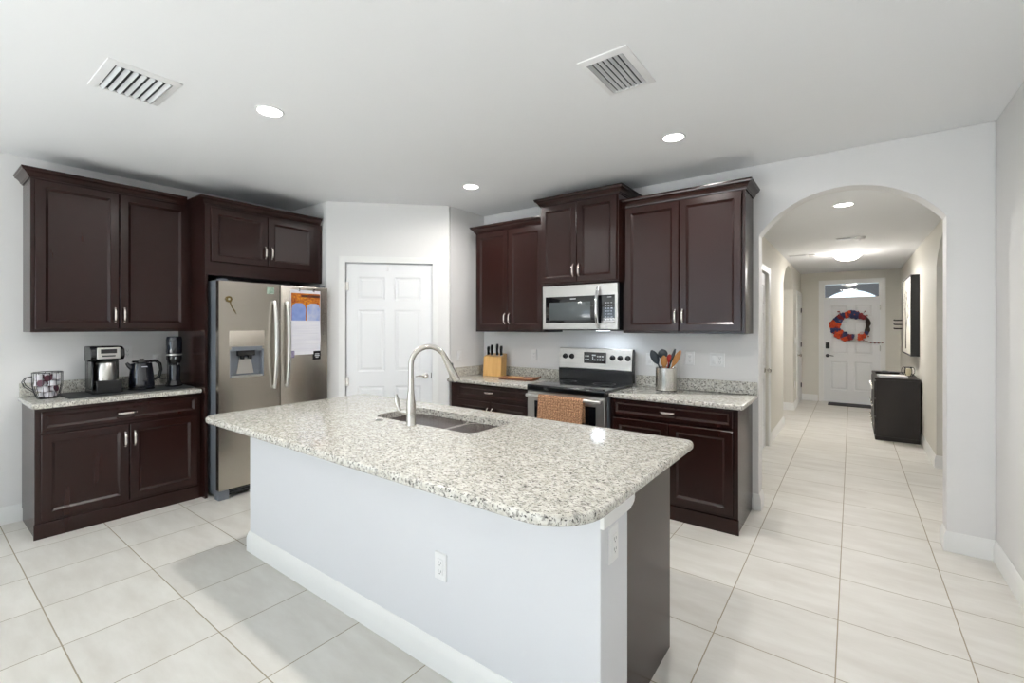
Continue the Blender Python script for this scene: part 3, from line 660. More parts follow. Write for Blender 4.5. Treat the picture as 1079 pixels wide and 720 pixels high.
# ------------------------------------------------------------------ refrigerator
RX_ = -4.22; RY0 = 1.598; RW = 0.985
fr = thing('refrigerator', 'stainless steel side-by-side refrigerator with water dispenser and two curved handles', 'refrigerator', (RX_, RY0, 0), R90)
MB().box(0.006, RW - 0.006, 0.075, 0.70, 0.03, 1.85).build('case', 'gray', fr, bev=0.004)
MB().box(0.03, RW - 0.03, 0.055, 0.075, 0.02, 1.82).build('door_seal', 'black', fr)
def fdoor(x0, x1, hole=None):
    mb = MB(); z0, z1 = 0.085, 1.842
    if not hole:
        return mb.panel(x0, x1, z0, z1, [(0, 0.058), (0, 0.008), (0.003, 0.002), (0.010, 0.0)])
    a, b, c, d_ = hole
    # front with a rectangular recess
    xs = [x0, a, b, x1]; zs = [z0, c, d_, z1]
    for i in range(3):
        for j in range(3):
            if i == 1 and j == 1: continue
            mb.add([(xs[i], 0, zs[j]), (xs[i + 1], 0, zs[j]), (xs[i + 1], 0, zs[j + 1]), (xs[i], 0, zs[j + 1])], [(0, 1, 2, 3)])
    mb.add([(x0, 0, z0), (x1, 0, z0), (x1, 0, z1), (x0, 0, z1), (x0, 0.058, z0), (x1, 0.058, z0), (x1, 0.058, z1), (x0, 0.058, z1)], [(0, 4, 5, 1), (3, 2, 6, 7), (0, 3, 7, 4), (1, 5, 6, 2), (4, 7, 6, 5)])
    mb.add([(a, 0, c), (b, 0, c), (b, 0, d_), (a, 0, d_), (a + 0.01, 0.05, c + 0.01), (b - 0.01, 0.05, c + 0.01), (b - 0.01, 0.05, d_ - 0.01), (a + 0.01, 0.05, d_ - 0.01)], [(0, 4, 5, 1), (3, 2, 6, 7), (0, 3, 7, 4), (1, 5, 6, 2), (4, 7, 6, 5)])
    return mb
H0 = (0.083, 0.362, 1.02, 1.262)
ld = fdoor(0, 0.503, H0).build('freezer_door', 'steel', fr, smooth=20); ld['label'] = 'left door with water dispenser'
rd = fdoor(0.509, RW).build('refrigerator_door', 'steel', fr, smooth=20); rd['label'] = 'plain right door'
# dispenser
dp = MB().panel(0.079, 0.366, 1.287, 1.422, [(0, 0.001), (0, -0.003), (0.003, -0.005)]).build('dispenser_panel', 'satin', fr)
cv = MB().box(0.083, 0.095, -0.002, 0.048, 1.02, 1.262).box(0.350, 0.362, -0.002, 0.048, 1.02, 1.262).box(0.095, 0.350, -0.002, 0.048, 1.25, 1.285).box(0.095, 0.350, 0.044, 0.048, 1.02, 1.25).build('dispenser_cavity', 'gray', fr, bev=0.002)
MB().box(0.15, 0.29, 0.002, 0.04, 1.205, 1.25).box(0.175, 0.200, -0.002, 0.03, 1.175, 1.205).box(0.235, 0.262, -0.002, 0.03, 1.175, 1.205).build('dispenser_spout', 'black', cv, bev=0.003)
MB().box(0.097, 0.348, -0.008, 0.044, 1.02, 1.035).build('drip_tray', 'steel_h', cv, bev=0.003)
MB().prism([(0.15, 1.05), (0.29, 1.05), (0.265, 1.19), (0.175, 1.19)], 0.032, 0.040, 'y').build('paddle', 'steel_h', cv)
for x, dr in ((0.448, ld), (0.562, rd)):
    pts = []
    for i in range(17):
        t_ = i / 16; pts.append((x, -0.018 - 0.045 * math.sin(PI * t_) ** 0.7 - 0.0, 0.90 + 0.79 * t_))
    MB().tube(pts, [0.013 + 0.004 * math.sin(PI * i / 16) for i in range(17)], 14, up=(1, 0, 0)).tube([(x, 0, 0.915), (x, -0.022, 0.915)], 0.012, 10).tube([(x, 0, 1.675), (x, -0.022, 1.675)], 0.012, 10).build('door_handle', 'steel_h', dr)
MB().box(0.09, RW - 0.09, 0.03, 0.06, 0.025, 0.078).build('base_grille', 'black', fr, bev=0.002)
for k in range(2):
    MB().box(0.095, RW - 0.095, 0.022, 0.031, 0.040 + k * 0.018, 0.047 + k * 0.018).build('grille_slat', 'darkgray', fr)
for x in (0.0, RW - 0.085):
    MB().box(x, x + 0.085, 0.01, 0.09, 0.0, 0.075).build('foot', 'gray', fr, bev=0.008)
for x in (0.02, RW - 0.075):
    MB().box(x, x + 0.055, 0.015, 0.10, 1.842, 1.862).build('hinge_cover', 'gray', fr, bev=0.004)

def on_fridge(name, label, cat, x, z, grp=None):
    return thing(name, label, cat, (RX_ + 0.0, RY0 + x, z), R90, grp)
cal = on_fridge('wall_calendar', 'wall calendar with an autumn photo of two blue chairs, hanging on the right refrigerator door', 'calendar', 0.755, 1.19)
MB().prism([(-0.145, 0.315), (0.145, 0.315), (0.150, 0.15), (0.143, 0.03), (0.135, 0.0), (-0.128, 0.0), (-0.142, 0.02)], -0.004, -0.001, 'y').build('grid_page', 'paper', cal)
MB().box(-0.150, 0.145, -0.006, -0.001, 0.315, 0.615).build('picture_page', 'paper', cal)
MB().box(-0.146, 0.141, -0.0068, -0.0060, 0.53, 0.585).build('tree_print', 'autumn', cal)
MB().box(-0.05, 0.141, -0.0072, -0.0068, 0.548, 0.572).build('hedge_print', 'autumndark', cal)
MB().box(-0.146, 0.141, -0.0068, -0.0060, 0.325, 0.53).build('foliage_print', 'autumn', cal)
for a, mm in ((-0.143, 'sky_print'), (0.004, 'sky_print2')):
    MB().prism([(a, 0.325), (a + 0.135, 0.325), (a + 0.137, 0.44), (a + 0.125, 0.475), (a + 0.10, 0.49), (a + 0.04, 0.49), (a + 0.012, 0.475), (a, 0.44)], -0.0074, -0.0068, 'y').build('chair_print', mm, cal)
for k in range(5): MB().box(-0.12, 0.125, -0.0044, -0.004, 0.05 + k * 0.05, 0.0512 + k * 0.05).build('grid_line', 'print', cal)
for x, nm in ((0.685, 'left'), (0.83, 'right')):
    g = on_fridge('magnetic_hook', 'small silver magnetic hook holding the %s top corner of the calendar' % nm, 'magnet', x, 1.795)
    MB().lathe([(0.013, 0.0075), (0.013, 0.011), (0.001, 0.012)], (0, 0, 0.012), 14, axis='y').build('base', 'chrome', g)
    MB().tube([(0, -0.011, 0.012), (0, -0.022, 0.008), (0, -0.024, -0.002), (0, -0.017, -0.006)], 0.002, 8).build('hook', 'chrome', g)
g = MB().box(-0.024, 0.024, -0.0085, -0.0045, 0, 0.065).build('photo_magnet', 'lilac'); g.location = (RX_, RY0 + 0.615, 1.165); g.rotation_euler = (0, 0, R90)
tag(g, 'small lilac picture magnet at the lower left corner of the calendar page', 'magnet')
g = on_fridge('square_magnet', 'black square magnet with white lettering at the lower right corner of the calendar page', 'magnet', 0.865, 1.135)
MB().box(-0.037, 0.037, -0.009, -0.0045, 0, 0.085).build('plate', 'black', g, bev=0.002)
MB().box(-0.022, 0.022, -0.0096, -0.009, 0.052, 0.060).box(-0.024, 0.024, -0.0096, -0.009, 0.036, 0.044).box(-0.016, 0.016, -0.0096, -0.009, 0.022, 0.029).build('lettering', 'print', g)
g = MB().box(-0.032, 0.032, -0.006, 0, 0, 0.06).build('souvenir_magnet', 'greenmag', bev=0.002); g.location = (RX_, RY0 + 0.42, 1.752); g.rotation_euler = (0, 0, R90)
tag(g, 'green and white rectangular magnet at the top of the left refrigerator door', 'magnet')
g = on_fridge('ladle_magnet', 'brass flower-headed magnetic clip with a thin tail on the left refrigerator door', 'magnet', 0.075, 1.67)
f = MB()
for k in range(8):
    a = k * PI / 4; f.ball((0.018 * math.cos(a), -0.006, 0.018 * math.sin(a) + 0.02), 0.0095, 6)
f.build('flower', 'bronze', g)
MB().ball((0, -0.009, 0.02), 0.010, 6).build('center', 'steel_h', g)
MB().tube([(0.010, -0.004, 0.0), (0.022, -0.005, -0.04), (0.045, -0.005, -0.075), (0.058, -0.004, -0.105)], [0.003, 0.003, 0.0035, 0.0015], 8).build('stem', 'bronze', g)

# ------------------------------------------------------------------ microwave
mw = thing('microwave', 'stainless over-the-range microwave with black window and curved handle', 'microwave', (-2.366, 3.675, 1.428))
WM, HM = 0.762, 0.414
MB().box(0, WM, 0.03, 0.40, 0.0, HM).build('case', 'black', mw, bev=0.003)
dm_ = MB().panel(0, WM, 0.004, HM - 0.004, [(0, 0.03), (0, 0.004), (0.004, 0)]).build('front_frame', 'steel_h', mw)
MB().panel(0.035, 0.735, 0.062, 0.306, [(0, 0.001), (0, -0.002), (0.003, -0.003)]).build('door_glass', 'blackglass', mw)
MB().panel(0.075, 0.505, 0.088, 0.254, [(0, -0.0025), (0.002, -0.0036)]).build('window', 'grayglass', mw)
MB().box(0.3, 0.358, -0.0040, -0.0028, 0.279, 0.286).build('brand_mark', 'print', mw)
pts = [(0.585, -0.012 - 0.045 * math.sin(PI * i / 14) ** 0.8, 0.015 + 0.36 * i / 14) for i in range(15)]
MB().tube(pts, [0.013 + 0.004 * math.sin(PI * i / 14) for i in range(15)], 14, up=(1, 0, 0)).tube([(0.585, 0, 0.03), (0.585, -0.018, 0.03)], 0.011).tube([(0.585, 0, 0.358), (0.585, -0.018, 0.358)], 0.011).build('door_handle', 'chrome', mw)
kp = MB()
for r in range(7):
    for c in range(3):
        kp.box(0.645 + c * 0.027, 0.656 + c * 0.027 + (0.006 if (r + c) % 3 == 0 else 0), -0.0042, -0.0029, 0.088 + r * 0.0245, 0.0925 + r * 0.0245)
kp.box(0.668, 0.705, -0.0042, -0.0029, 0.284, 0.290)
kp.build('keypad', 'print', mw)
MB().box(0.02, WM - 0.02, 0.05, 0.38, -0.006, 0.0).build('underside_vent', 'darkgray', mw)
MB().box(0.50, 0.60, 0.12, 0.20, -0.009, -0.006).build('cooktop_lamp', 'mwlamp', mw)
l = bpy.data.lights.new('microwave_lamp', 'AREA'); l.shape = 'RECTANGLE'; l.size = 0.1; l.size_y = 0.08; l.energy = 0.9; l.color = (0.78, 0.88, 1.0)
o = bpy.data.objects.new('microwave_lamp', l); COL.objects.link(o); o.location = (-2.366 + 0.55, 3.675 + 0.16, 1.428 - 0.012)

# ------------------------------------------------------------------ range
rg = thing('range', 'stainless electric range with black glass cooktop and knob panel', 'range', (-2.372, 3.45, 0))
WR = 0.772
MB().box(0.004, WR - 0.004, 0.02, 0.60, 0.06, 0.885).build('body', 'gray', rg, bev=0.003)
MB().box(0.05, WR - 0.05, 0.06, 0.55, 0.0, 0.06).build('plinth', 'black', rg)
ck = counter(MB(), rrect(0, WR, -0.035, 0.56, 0.012, 4), 0.882, 0.936, e=0.010).build('cooktop', 'blackglass', rg, smooth=40)
for (x, y, r) in ((0.2, 0.10, 0.10), (0.57, 0.10, 0.085), (0.2, 0.38, 0.075), (0.57, 0.38, 0.10)):
    MB().lathe([(r, 0), (r, 0.0006), (r - 0.003, 0.0006), (r - 0.003, 0)], (x, y, 0.936), 36, cap=False).build('burner_ring', 'darkgray', ck)
# oven door with window and handle
od = MB().panel(0.006, WR - 0.006, 0.20, 0.878, [(0, 0.02), (0, -0.026), (0.004, -0.030)]).build('oven_door', 'steel_h', rg)
MB().panel(0.085, WR - 0.085, 0.36, 0.795, [(0, -0.029), (0, -0.031), (0.004, -0.032)]).build('oven_window', 'blackglass', od)
hb = MB().tube([(0.03, -0.080, 0.846), (WR - 0.015, -0.080, 0.846)], 0.0155, 16).box(0.02, 0.045, -0.078, -0.029, 0.834, 0.858).box(WR - 0.045, WR - 0.02, -0.078, -0.029, 0.834, 0.858)
hb.build('oven_handle', 'steel_h', od)
MB().panel(0.006, WR - 0.006, 0.065, 0.19, [(0, 0.02), (0, -0.020), (0.004, -0.024)]).build('storage_drawer', 'steel_h', rg)
# backguard
MB().prism([(0.535, 0.934), (0.60, 0.934), (0.60, 1.245), (0.555, 1.245), (0.535, 1.05)], 0.0, WR, 'x').build('backguard', 'black', rg, bev=0.003)
# sloped steel control face
y0_, z0_, y1_, z1_ = 0.528, 1.052, 0.548, 1.238
MB().prism([(y0_, z0_), (y0_ + 0.012, z0_ - 0.012), (0.565, 1.25), (y1_, z1_ + 0.006)], 0.004, WR - 0.004, 'x').build('control_panel', 'steel_h', rg, bev=0.003)
def on_panel(z): return y0_ + (y1_ - y0_) * (z - z0_) / (z1_ - z0_)
for x in (0.075, 0.150, 0.580, 0.655, 0.730):
    kn = MB().lathe([(0.026, 0.001), (0.026, 0.006), (0.021, 0.010), (0.019, 0.028), (0.001, 0.029)], (x, on_panel(1.165), 1.165), 22, axis='y').build('control_knob', 'black', rg)
    MB().box(x - 0.003, x + 0.003, on_panel(1.165) - 0.034, on_panel(1.165) - 0.028, 1.148, 1.182).build('knob_grip', 'black', kn)
MB().box(0.285, 0.515, on_panel(1.12) - 0.006, on_panel(1.12) + 0.01, 1.105, 1.212).build('display', 'blackglass', rg, bev=0.002)
pr = MB(); yy = on_panel(1.12) - 0.0068
for (a, b) in ((0.300, 0.318), (0.324, 0.342), (0.425, 0.438), (0.448, 0.464), (0.474, 0.492)):
    for zz in (1.135, 1.168): pr.box(a, b, yy, yy + 0.001, zz, zz + 0.012)
pr.box(0.372, 0.412, yy, yy + 0.001, 1.178, 1.190).box(0.376, 0.384, yy, yy + 0.001, 1.140, 1.170).box(0.390, 0.410, yy, yy + 0.001, 1.135, 1.143)
pr.build('display_print', 'print', rg)

# towel over the oven handle
tw = MB(); L = []
hy_, hz_ = 3.45 - 0.080, 0.846; r_ = 0.019
prof = [(hy_ + r_ + 0.006, 0.66), (hy_ + r_ + 0.004, 0.74), (hy_ + r_, 0.81)] + [(hy_ + r_ * math.cos(a), hz_ + r_ * math.sin(a)) for a in [PI * k / 10 for k in range(11)]] + [(hy_ - r_ - 0.002, 0.80), (hy_ - r_ - 0.006, 0.72), (hy_ - r_ - 0.008, 0.64), (hy_ - r_ - 0.008, 0.56)]
nx = 40; x0, x1 = -2.205, -1.77
vs, fs = [], []
for j, (y, z) in enumerate(prof):
    for i in range(nx + 1):
        u = i / nx; fade = min(1, max(0, (hz_ - z) / 0.2)) if y < hy_ else 0.2
        vs.append((x0 + (x1 - x0) * u + 0.006 * fade * math.sin(j), y - 0.006 * fade * (1 + math.sin(u * 17 + j * 0.15)), z - 0.012 * u * fade))
for j in range(len(prof) - 1):
    for i in range(nx): a = j * (nx + 1) + i; fs.append((a, a + 1, a + nx + 2, a + nx + 1))
o = tw.add(vs, fs).build('dish_towel', 'towel', smooth=60)
sd = o.modifiers.new('thick', 'SOLIDIFY'); sd.thickness = 0.004; sd.offset = 0
tag(o, 'orange and brown checked terry towel draped over the oven door handle', 'towel')

# ------------------------------------------------------------------ things by the range
kb = thing('knife_block', 'pale wooden knife block in the corner left of the range', 'knife block', (-3.15, 3.92, CT), 0.12)
body = [( -0.115, 0), (0.115, 0), (0.125, 0.235), (-0.105, 0.235)]
MB().loops([[(-0.115, -0.06, 0), (0.115, -0.06, 0), (0.115, 0.06, 0), (-0.115, 0.06, 0)], [(-0.112, -0.05, 0.215), (0.118, -0.05, 0.215), (0.118, 0.07, 0.25), (-0.112, 0.07, 0.25)]]).build('block', 'blockwood', kb, bev=0.006)
def knife(x, y, L, lab, r=0.021):
    t = thing('kitchen_knife', lab, 'knife', (-3.15 + x, 3.92 + y, CT + 0.228), 0.12, 'knives in the wooden block')
    MB().tube([(0, 0, 0.008), (0, -0.006, L * 0.4), (0.004, -0.010, L * 0.8), (0.007, -0.012, L)], [r, r * 0.85, r * 1.05, r * 0.8], 12, flat=0.7).build('handle', 'black', t)
    MB().box(-0.012, 0.012, -0.003, 0.003, -0.02, 0.012).build('bolster', 'chrome', t)
    for k in range(3): MB().ball((0.0, -0.015 + k * -0.001, 0.03 + k * L * 0.25), 0.003, 5).build('rivet', 'chrome', t)
knife(-0.085, 0.0, 0.095, 'black-handled knife farthest left in the wooden block')
knife(-0.035, 0.0, 0.115, 'second black-handled knife from the left in the wooden block')
knife(0.040, 0.0, 0.125, 'tallest black-handled knife, third from the left in the wooden block', 0.019)
knife(0.095, 0.0, 0.105, 'black-handled knife farthest right in the wooden block')

cb = thing('cutting_board', 'dark wood cutting board lying on the granite left of the range', 'cutting board', (-2.755, 3.82, CT), 0.10)
counter(MB(), rrect(-0.21, 0.21, -0.10, 0.10, (0.06, 0.06, 0.06, 0.06), 6), 0.002, 0.022, e=0.006).build('board', 'board', cb, smooth=40)
MB().prism(rrect(-0.11, 0.05, -0.06, 0.05, 0.04, 6), 0.0221, 0.0235).build('pale_heartwood', 'blockwood', cb)
MB().tube([(0.19, -0.05, 0.022), (0.235, -0.04, 0.03), (0.235, 0.04, 0.03), (0.19, 0.05, 0.022)], 0.008, 8).build('handle', 'board', cb)

cr = thing('utensil_crock', 'stainless steel utensil crock on the granite right of the range', 'utensil holder', (-1.265, 3.90, CT))
MB().lathe([(0.085, 0.0), (0.087, 0.002), (0.087, 0.195), (0.084, 0.198), (0.082, 0.195), (0.082, 0.012), (0.001, 0.010)], n=40, cap=False).build('canister', 'nickel', cr)
MB().lathe([(0.0, 0.0005), (0.0875, 0.0005), (0.0885, 0.006), (0.0875, 0.008)], n=40).build('base_rim', 'black', cr)
def utensil(name, lab, cat, dx_, dy_, tx, ty, top, builder):
    p0 = Vector((-1.265 + dx_, 3.90 + dy_, CT + 0.02)); p1 = Vector((-1.265 + tx, 3.90 + ty, CT + top))
    t = thing(name, lab, cat, p0, 0, 'utensils in the steel crock')
    builder(t, Vector((0, 0, 0)), p1 - p0)
def spoon(mh, ms, bw=0.034, bl=0.10):
    def f(t, a, b):
        d_ = (b - a); n_ = d_.normalized(); e = b - n_ * bl
        MB().tube([a, a + (e - a) * 0.5, e + n_ * 0.005], [0.006, 0.006, 0.0065], 10).build('handle', mh, t)
        pts = [e + n_ * bl * k / 8 for k in range(9)]
        rs = [0.008, bw * 0.6, bw * 0.85, bw * 0.97, bw, bw * 0.97, bw * 0.85, bw * 0.6, 0.006]
        MB().tube(pts, rs, 16, flat=0.28, up=(0.15, -1, 0)).build('bowl', ms, t)
    return f
utensil('serving_spoon', 'dark slate spoon leaning left out of the crock', 'spoon', 0.03, 0.0, -0.125, -0.01, 0.340, spoon('navy', 'navy', 0.034, 0.13))
utensil('ladle', 'dark round ladle with pale handle standing behind in the crock', 'ladle', 0.0, 0.03, -0.045, 0.03, 0.350, spoon('chrome', 'navy', 0.042, 0.085))
utensil('wooden_spoon', 'orange-brown wooden spoon at the middle front of the crock', 'spoon', 0.0, -0.03, -0.010, -0.03, 0.300, spoon('spoonwood', 'spoonwood', 0.028, 0.10))
utensil('silicone_spoon', 'bright red silicone spoon in the middle of the crock', 'spoon', -0.01, 0.01, 0.030, 0.0, 0.310, spoon('redplastic', 'redplastic', 0.022, 0.07))
utensil('kitchen_tongs', 'black handled tool leaning right in the crock', 'tongs', -0.03, -0.02, 0.072, 0.01, 0.355, spoon('black', 'black', 0.014, 0.12))
utensil('wooden_spatula', 'light wooden spatula leaning far right out of the crock', 'spatula', -0.04, -0.01, 0.122, -0.01, 0.345, spoon('spoonwood', 'spoonwood', 0.022, 0.15))

# ------------------------------------------------------------------ coffee station (fronts face +X)
o = MB().prism(rrect(-0.24, 0.16, 0.0, 0.80, 0.03, 5), 0.0, 0.008).build('drying_mat', 'mat', bev=0.002); o.location = (-4.72, 0.745, ZL)
tag(o, 'charcoal rubber mat under the coffee maker and kettle', 'mat')
MZ = ZL + 0.008
# mug shaped wire basket
bk = thing('pod_basket', 'black wire basket shaped like a large mug, filled with coffee pods', 'basket', (-4.78, 0.668, ZL))
BR = 0.082
def br(z): return 0.052 + (BR - 0.052) * min(1, (z / 0.10)) ** 0.6
wr = MB()
for z in (0.004, 0.19):
    rr = br(z); wr.tube([(rr * math.cos(2 * PI * k / 28), rr * math.sin(2 * PI * k / 28), z) for k in range(29)], 0.003, 8, cap=False)
for k in range(14):
    a = 2 * PI * k / 14; wr.tube([(br(z) * math.cos(a), br(z) * math.sin(a), z) for z in (0.004, 0.03, 0.06, 0.10, 0.15, 0.19)], 0.0018, 6)
wr.lathe([(0.001, 0.001), (0.052, 0.001), (0.052, 0.004), (0.001, 0.004)], n=24)
wr.build('wire_cage', 'wire', bk)
MB().tube([(0.02, -BR + 0.003, 0.165), (0.02, -BR - 0.035, 0.160), (0.02, -BR - 0.052, 0.13), (0.02, -BR - 0.040, 0.095), (0.02, -br(0.06) - 0.015, 0.065), (0.02, -br(0.04) + 0.002, 0.045)], 0.0028, 8).tube([(-0.01, -BR + 0.003, 0.165), (-0.01, -BR - 0.025, 0.158), (-0.01, -BR - 0.038, 0.13), (-0.01, -BR - 0.026, 0.10), (-0.01, -br(0.05) + 0.002, 0.06)], 0.0028, 8).build('handle', 'wire', bk)
pod_src = None
spots = []
for lz, (cnt, rad) in enumerate(((4, 0.026), (5, 0.038), (6, 0.050), (6, 0.050))):
    for k in range(cnt):
        a = 2 * PI * k / cnt + lz * 0.6 + 0.2; spots.append((rad * math.cos(a), rad * math.sin(a), 0.026 + lz * 0.043, a))
desc = ['lowest layer', 'second layer from the bottom', 'third layer from the bottom', 'top layer']
for i, (x, y, z, a) in enumerate(spots):
    layer = 0 if i < 4 else 1 if i < 9 else 2 if i < 15 else 3
    if i == 0:
        p = thing('coffee_pod', '', 'coffee pod', (0, 0, 0), 0, 'coffee pods in the wire basket')
        MB().lathe([(0.001, -0.020), (0.016, -0.020), (0.0205, 0.018), (0.001, 0.018)], n=18).build('cup', 'podwhite', p)
        MB().lathe([(0.001, 0.018), (0.0235, 0.018), (0.0235, 0.020), (0.001, 0.0205)], n=18).build('foil_lid', 'podpurple', p)
        src = p; kids = list(p.children)
    else:
        p = src.copy(); COL.objects.link(p)
        for kk in kids: q = kk.copy(); COL.objects.link(q); q.parent = p
    p.location = (-4.78 + x, 0.668 + y, ZL + z)
    p.rotation_euler = (0, math.radians(random.choice([80, 70, 100])), a) if i % 3 == 1 else (0, math.radians(-100 if i % 2 else 180), a)
    p['label'] = 'white plum-lidded coffee pod, %s of the wire basket' % desc[layer]

# single-serve coffee maker: local x across (+Y world), -y to viewer
km = thing('coffee_maker', 'black and silver coffee maker with a glass front on the rubber mat', 'coffee maker', (-4.68, 0.985, MZ), R90)
MB().box(-0.095, 0.095, -0.02, 0.19, 0, 0.035).box(-0.095, 0.095, 0.10, 0.19, 0.035, 0.36).box(-0.095, -0.080, -0.01, 0.10, 0.035, 0.25).build('body', 'black', km, bev=0.008)
MB().prism([(-0.02, 0.262), (0.19, 0.245), (0.19, 0.365), (0.02, 0.365), (-0.035, 0.345), (-0.045, 0.285)], -0.102, 0.102, 'x').build('brew_head', 'black', km, bev=0.010)
MB().box(-0.07, 0.070, -0.052, -0.036, 0.268, 0.358).build('control_fascia', 'steel_h', km, bev=0.006)
MB().box(-0.048, 0.048, -0.055, -0.050, 0.312, 0.345).build('display', 'blackglass', km, bev=0.002)
MB().box(-0.040, 0.040, -0.0545, -0.050, 0.286, 0.298).build('button_row', 'darkgray', km, bev=0.002)
MB().lathe([(0.001, 0.042), (0.055, 0.042), (0.066, 0.07), (0.068, 0.17), (0.060, 0.235), (0.052, 0.245), (0.050, 0.24)], (0.0, 0.045, 0), 28).build('carafe', 'steel_h', km)
MB().box(-0.07, 0.085, -0.035, 0.02, 0.0, 0.10).build('drip_base', 'black', km, bev=0.006)

kt = thing('electric_kettle', 'glossy dark blue electric kettle beside the coffee maker', 'kettle', (-4.76, 1.222, MZ), R90)
MB().lathe([(0.001, 0.02), (0.086, 0.02), (0.088, 0.03), (0.084, 0.10), (0.076, 0.17), (0.070, 0.215), (0.001, 0.222)], n=36).build('body', 'kettle', kt)
MB().lathe([(0.001, 0.0), (0.088, 0.0), (0.090, 0.008), (0.082, 0.0195), (0.001, 0.0195)], n=36).build('power_base', 'black', kt)
MB().lathe([(0.001, 0.222), (0.066, 0.222), (0.062, 0.236), (0.018, 0.242), (0.014, 0.252), (0.001, 0.253)], n=30).build('lid', 'black', kt)
MB().tube([(-0.060, 0, 0.175), (-0.085, 0, 0.20), (-0.100, 0, 0.222)], [0.022, 0.016, 0.010], 14).build('spout', 'kettle', kt)
MB().tube([(0.060, 0, 0.228), (0.095, 0, 0.230), (0.125, 0, 0.205), (0.133, 0, 0.15), (0.118, 0, 0.09), (0.080, 0, 0.07)], [0.012, 0.013, 0.013, 0.013, 0.012, 0.010], 12).build('handle', 'black', kt)
MB().box(-0.02, 0.02, -0.0775, -0.073, 0.185, 0.192).build('brand_mark', 'print', kt)
MB().tube([(0.0, 0.088, 0.008), (-0.06, 0.13, 0.006), (-0.15, 0.15, 0.006), (-0.22, 0.20, 0.02), (-0.20, 0.245, 0.12), (-0.10, 0.252, 0.24)], 0.003, 8).build('power_cord', 'black', kt)

gr = thing('coffee_grinder', 'tall narrow black coffee grinder beside the dark refrigerator panel', 'coffee grinder', (-4.78, 1.455, MZ), R90)
MB().lathe([(0.001, 0), (0.062, 0), (0.064, 0.01), (0.052, 0.035), (0.048, 0.05), (0.001, 0.05)], n=30).box(-0.035, 0.035, 0.02, 0.060, 0.0, 0.42).build('base', 'black', gr, bev=0.003)
MB().lathe([(0.001, 0.05), (0.042, 0.05), (0.044, 0.16), (0.040, 0.185), (0.001, 0.185)], (0, -0.008, 0), 28).build('grounds_cup', 'kettle', gr)
MB().lathe([(0.001, 0.20), (0.045, 0.20), (0.056, 0.24), (0.056, 0.285), (0.001, 0.285)], (0, -0.002, 0), 28).build('grinding_head', 'black', gr)
MB().lathe([(0.055, 0.285), (0.058, 0.30), (0.058, 0.41), (0.052, 0.432), (0.001, 0.436)], (0, -0.002, 0), 28).build('hopper', 'kettle', gr)
MB().lathe([(0.0565, 0.268), (0.0595, 0.270), (0.0595, 0.280), (0.0565, 0.282)], (0, -0.002, 0), 28, cap=False).build('dial_ring', 'steel_h', gr)
MB().box(-0.012, 0.012, -0.062, -0.052, 0.235, 0.26).build('switch', 'chrome', gr, bev=0.003)

# ------------------------------------------------------------------ ceiling lights and vents
def downlight(x, y, zc, lab, power=None, r=0.064):
    t = thing('recessed_ceiling_light', lab, 'ceiling light', (x, y, zc), 0, 'recessed ceiling lights')
    MB().lathe([(r, 0.0), (r + 0.002, -0.004), (r + 0.012, -0.005), (r + 0.016, 0.0)], n=36, cap=False).build('trim_ring', 'white', t)
    MB().lathe([(0.001, -0.003), (r - 0.001, -0.003), (r - 0.001, -0.0005), (0.001, -0.0005)], n=36).build('lens', 'can', t)
    l = bpy.data.lights.new('can_light', 'AREA'); l.shape = 'DISK'; l.size = r * 2; l.energy = power or CAN_POWER; l.color = CAN_COLOR; l.spread = math.radians(165)
    o = bpy.data.objects.new('can_light', l); COL.objects.link(o); o.location = (x, y, zc - 0.008)
downlight(-2.78, 1.325, CZ, 'round recessed ceiling light above the left end of the island')
downlight(-0.97, 3.14, CZ, 'round recessed ceiling light above the right wall cabinet, nearest the arch')
downlight(-2.80, 3.14, CZ, 'round recessed ceiling light above the pantry corner and left wall cabinet')
downlight(-0.97, 1.30, CZ, 'round recessed ceiling light above the right end of the island, out of frame')
downlight(-0.055, 4.83, HZ, 'round recessed ceiling light in the hall just beyond the arch', 8)

def vent(x0, x1, y0, y1, label, along, cross):
    t = thing('ceiling_vent', label, 'air vent', ((x0 + x1) / 2, (y0 + y1) / 2, CZ), 0, 'ceiling vents')
    hx_, hy_ = (x1 - x0) / 2, (y1 - y0) / 2; b = 0.035
    L = []
    for q, z in ((0, 0), (0.002, -0.004), (b, -0.012), (b + 0.002, -0.004)):
        L.append([(-hx_ + q, -hy_ + q, z), (hx_ - q, -hy_ + q, z), (hx_ - q, hy_ - q, z), (-hx_ + q, hy_ - q, z)])
    MB().loops(L, False, False).build('frame', 'white', t)
    MB().box(-hx_ + b, hx_ - b, -hy_ + b, hy_ - b, -0.0025, -0.0005).build('duct_opening', 'ventdark', t)
    n = 7
    for k in range(n):
        u = (k + 0.5) / n; mb = MB()
        if along == 'x':
            c = -hy_ + b + (2 * hy_ - 2 * b) * u; mb.loops([[(x, c - 0.008, -0.003), (x, c + 0.006, -0.018), (x, c + 0.008, -0.017), (x, c - 0.006, -0.002)] for x in (-hx_ + b, hx_ - b)])
        else:
            c = -hx_ + b + (2 * hx_ - 2 * b) * u; mb.loops([[(c + 0.006, y, -0.003), (c - 0.004, y, -0.014), (c - 0.006, y, -0.013), (c + 0.004, y, -0.002)] for y in (-hy_ + b, hy_ - b)])
        mb.build('louver', 'ventslat', t)
vent(-3.235, -2.835, 0.60, 0.905, 'white louvered ceiling vent at the upper left, above the coffee cabinets', 'x', 1)
vent(-1.075, -0.82, 1.975, 2.365, 'white louvered ceiling vent at top centre, above the right half of the island', 'y', 1)

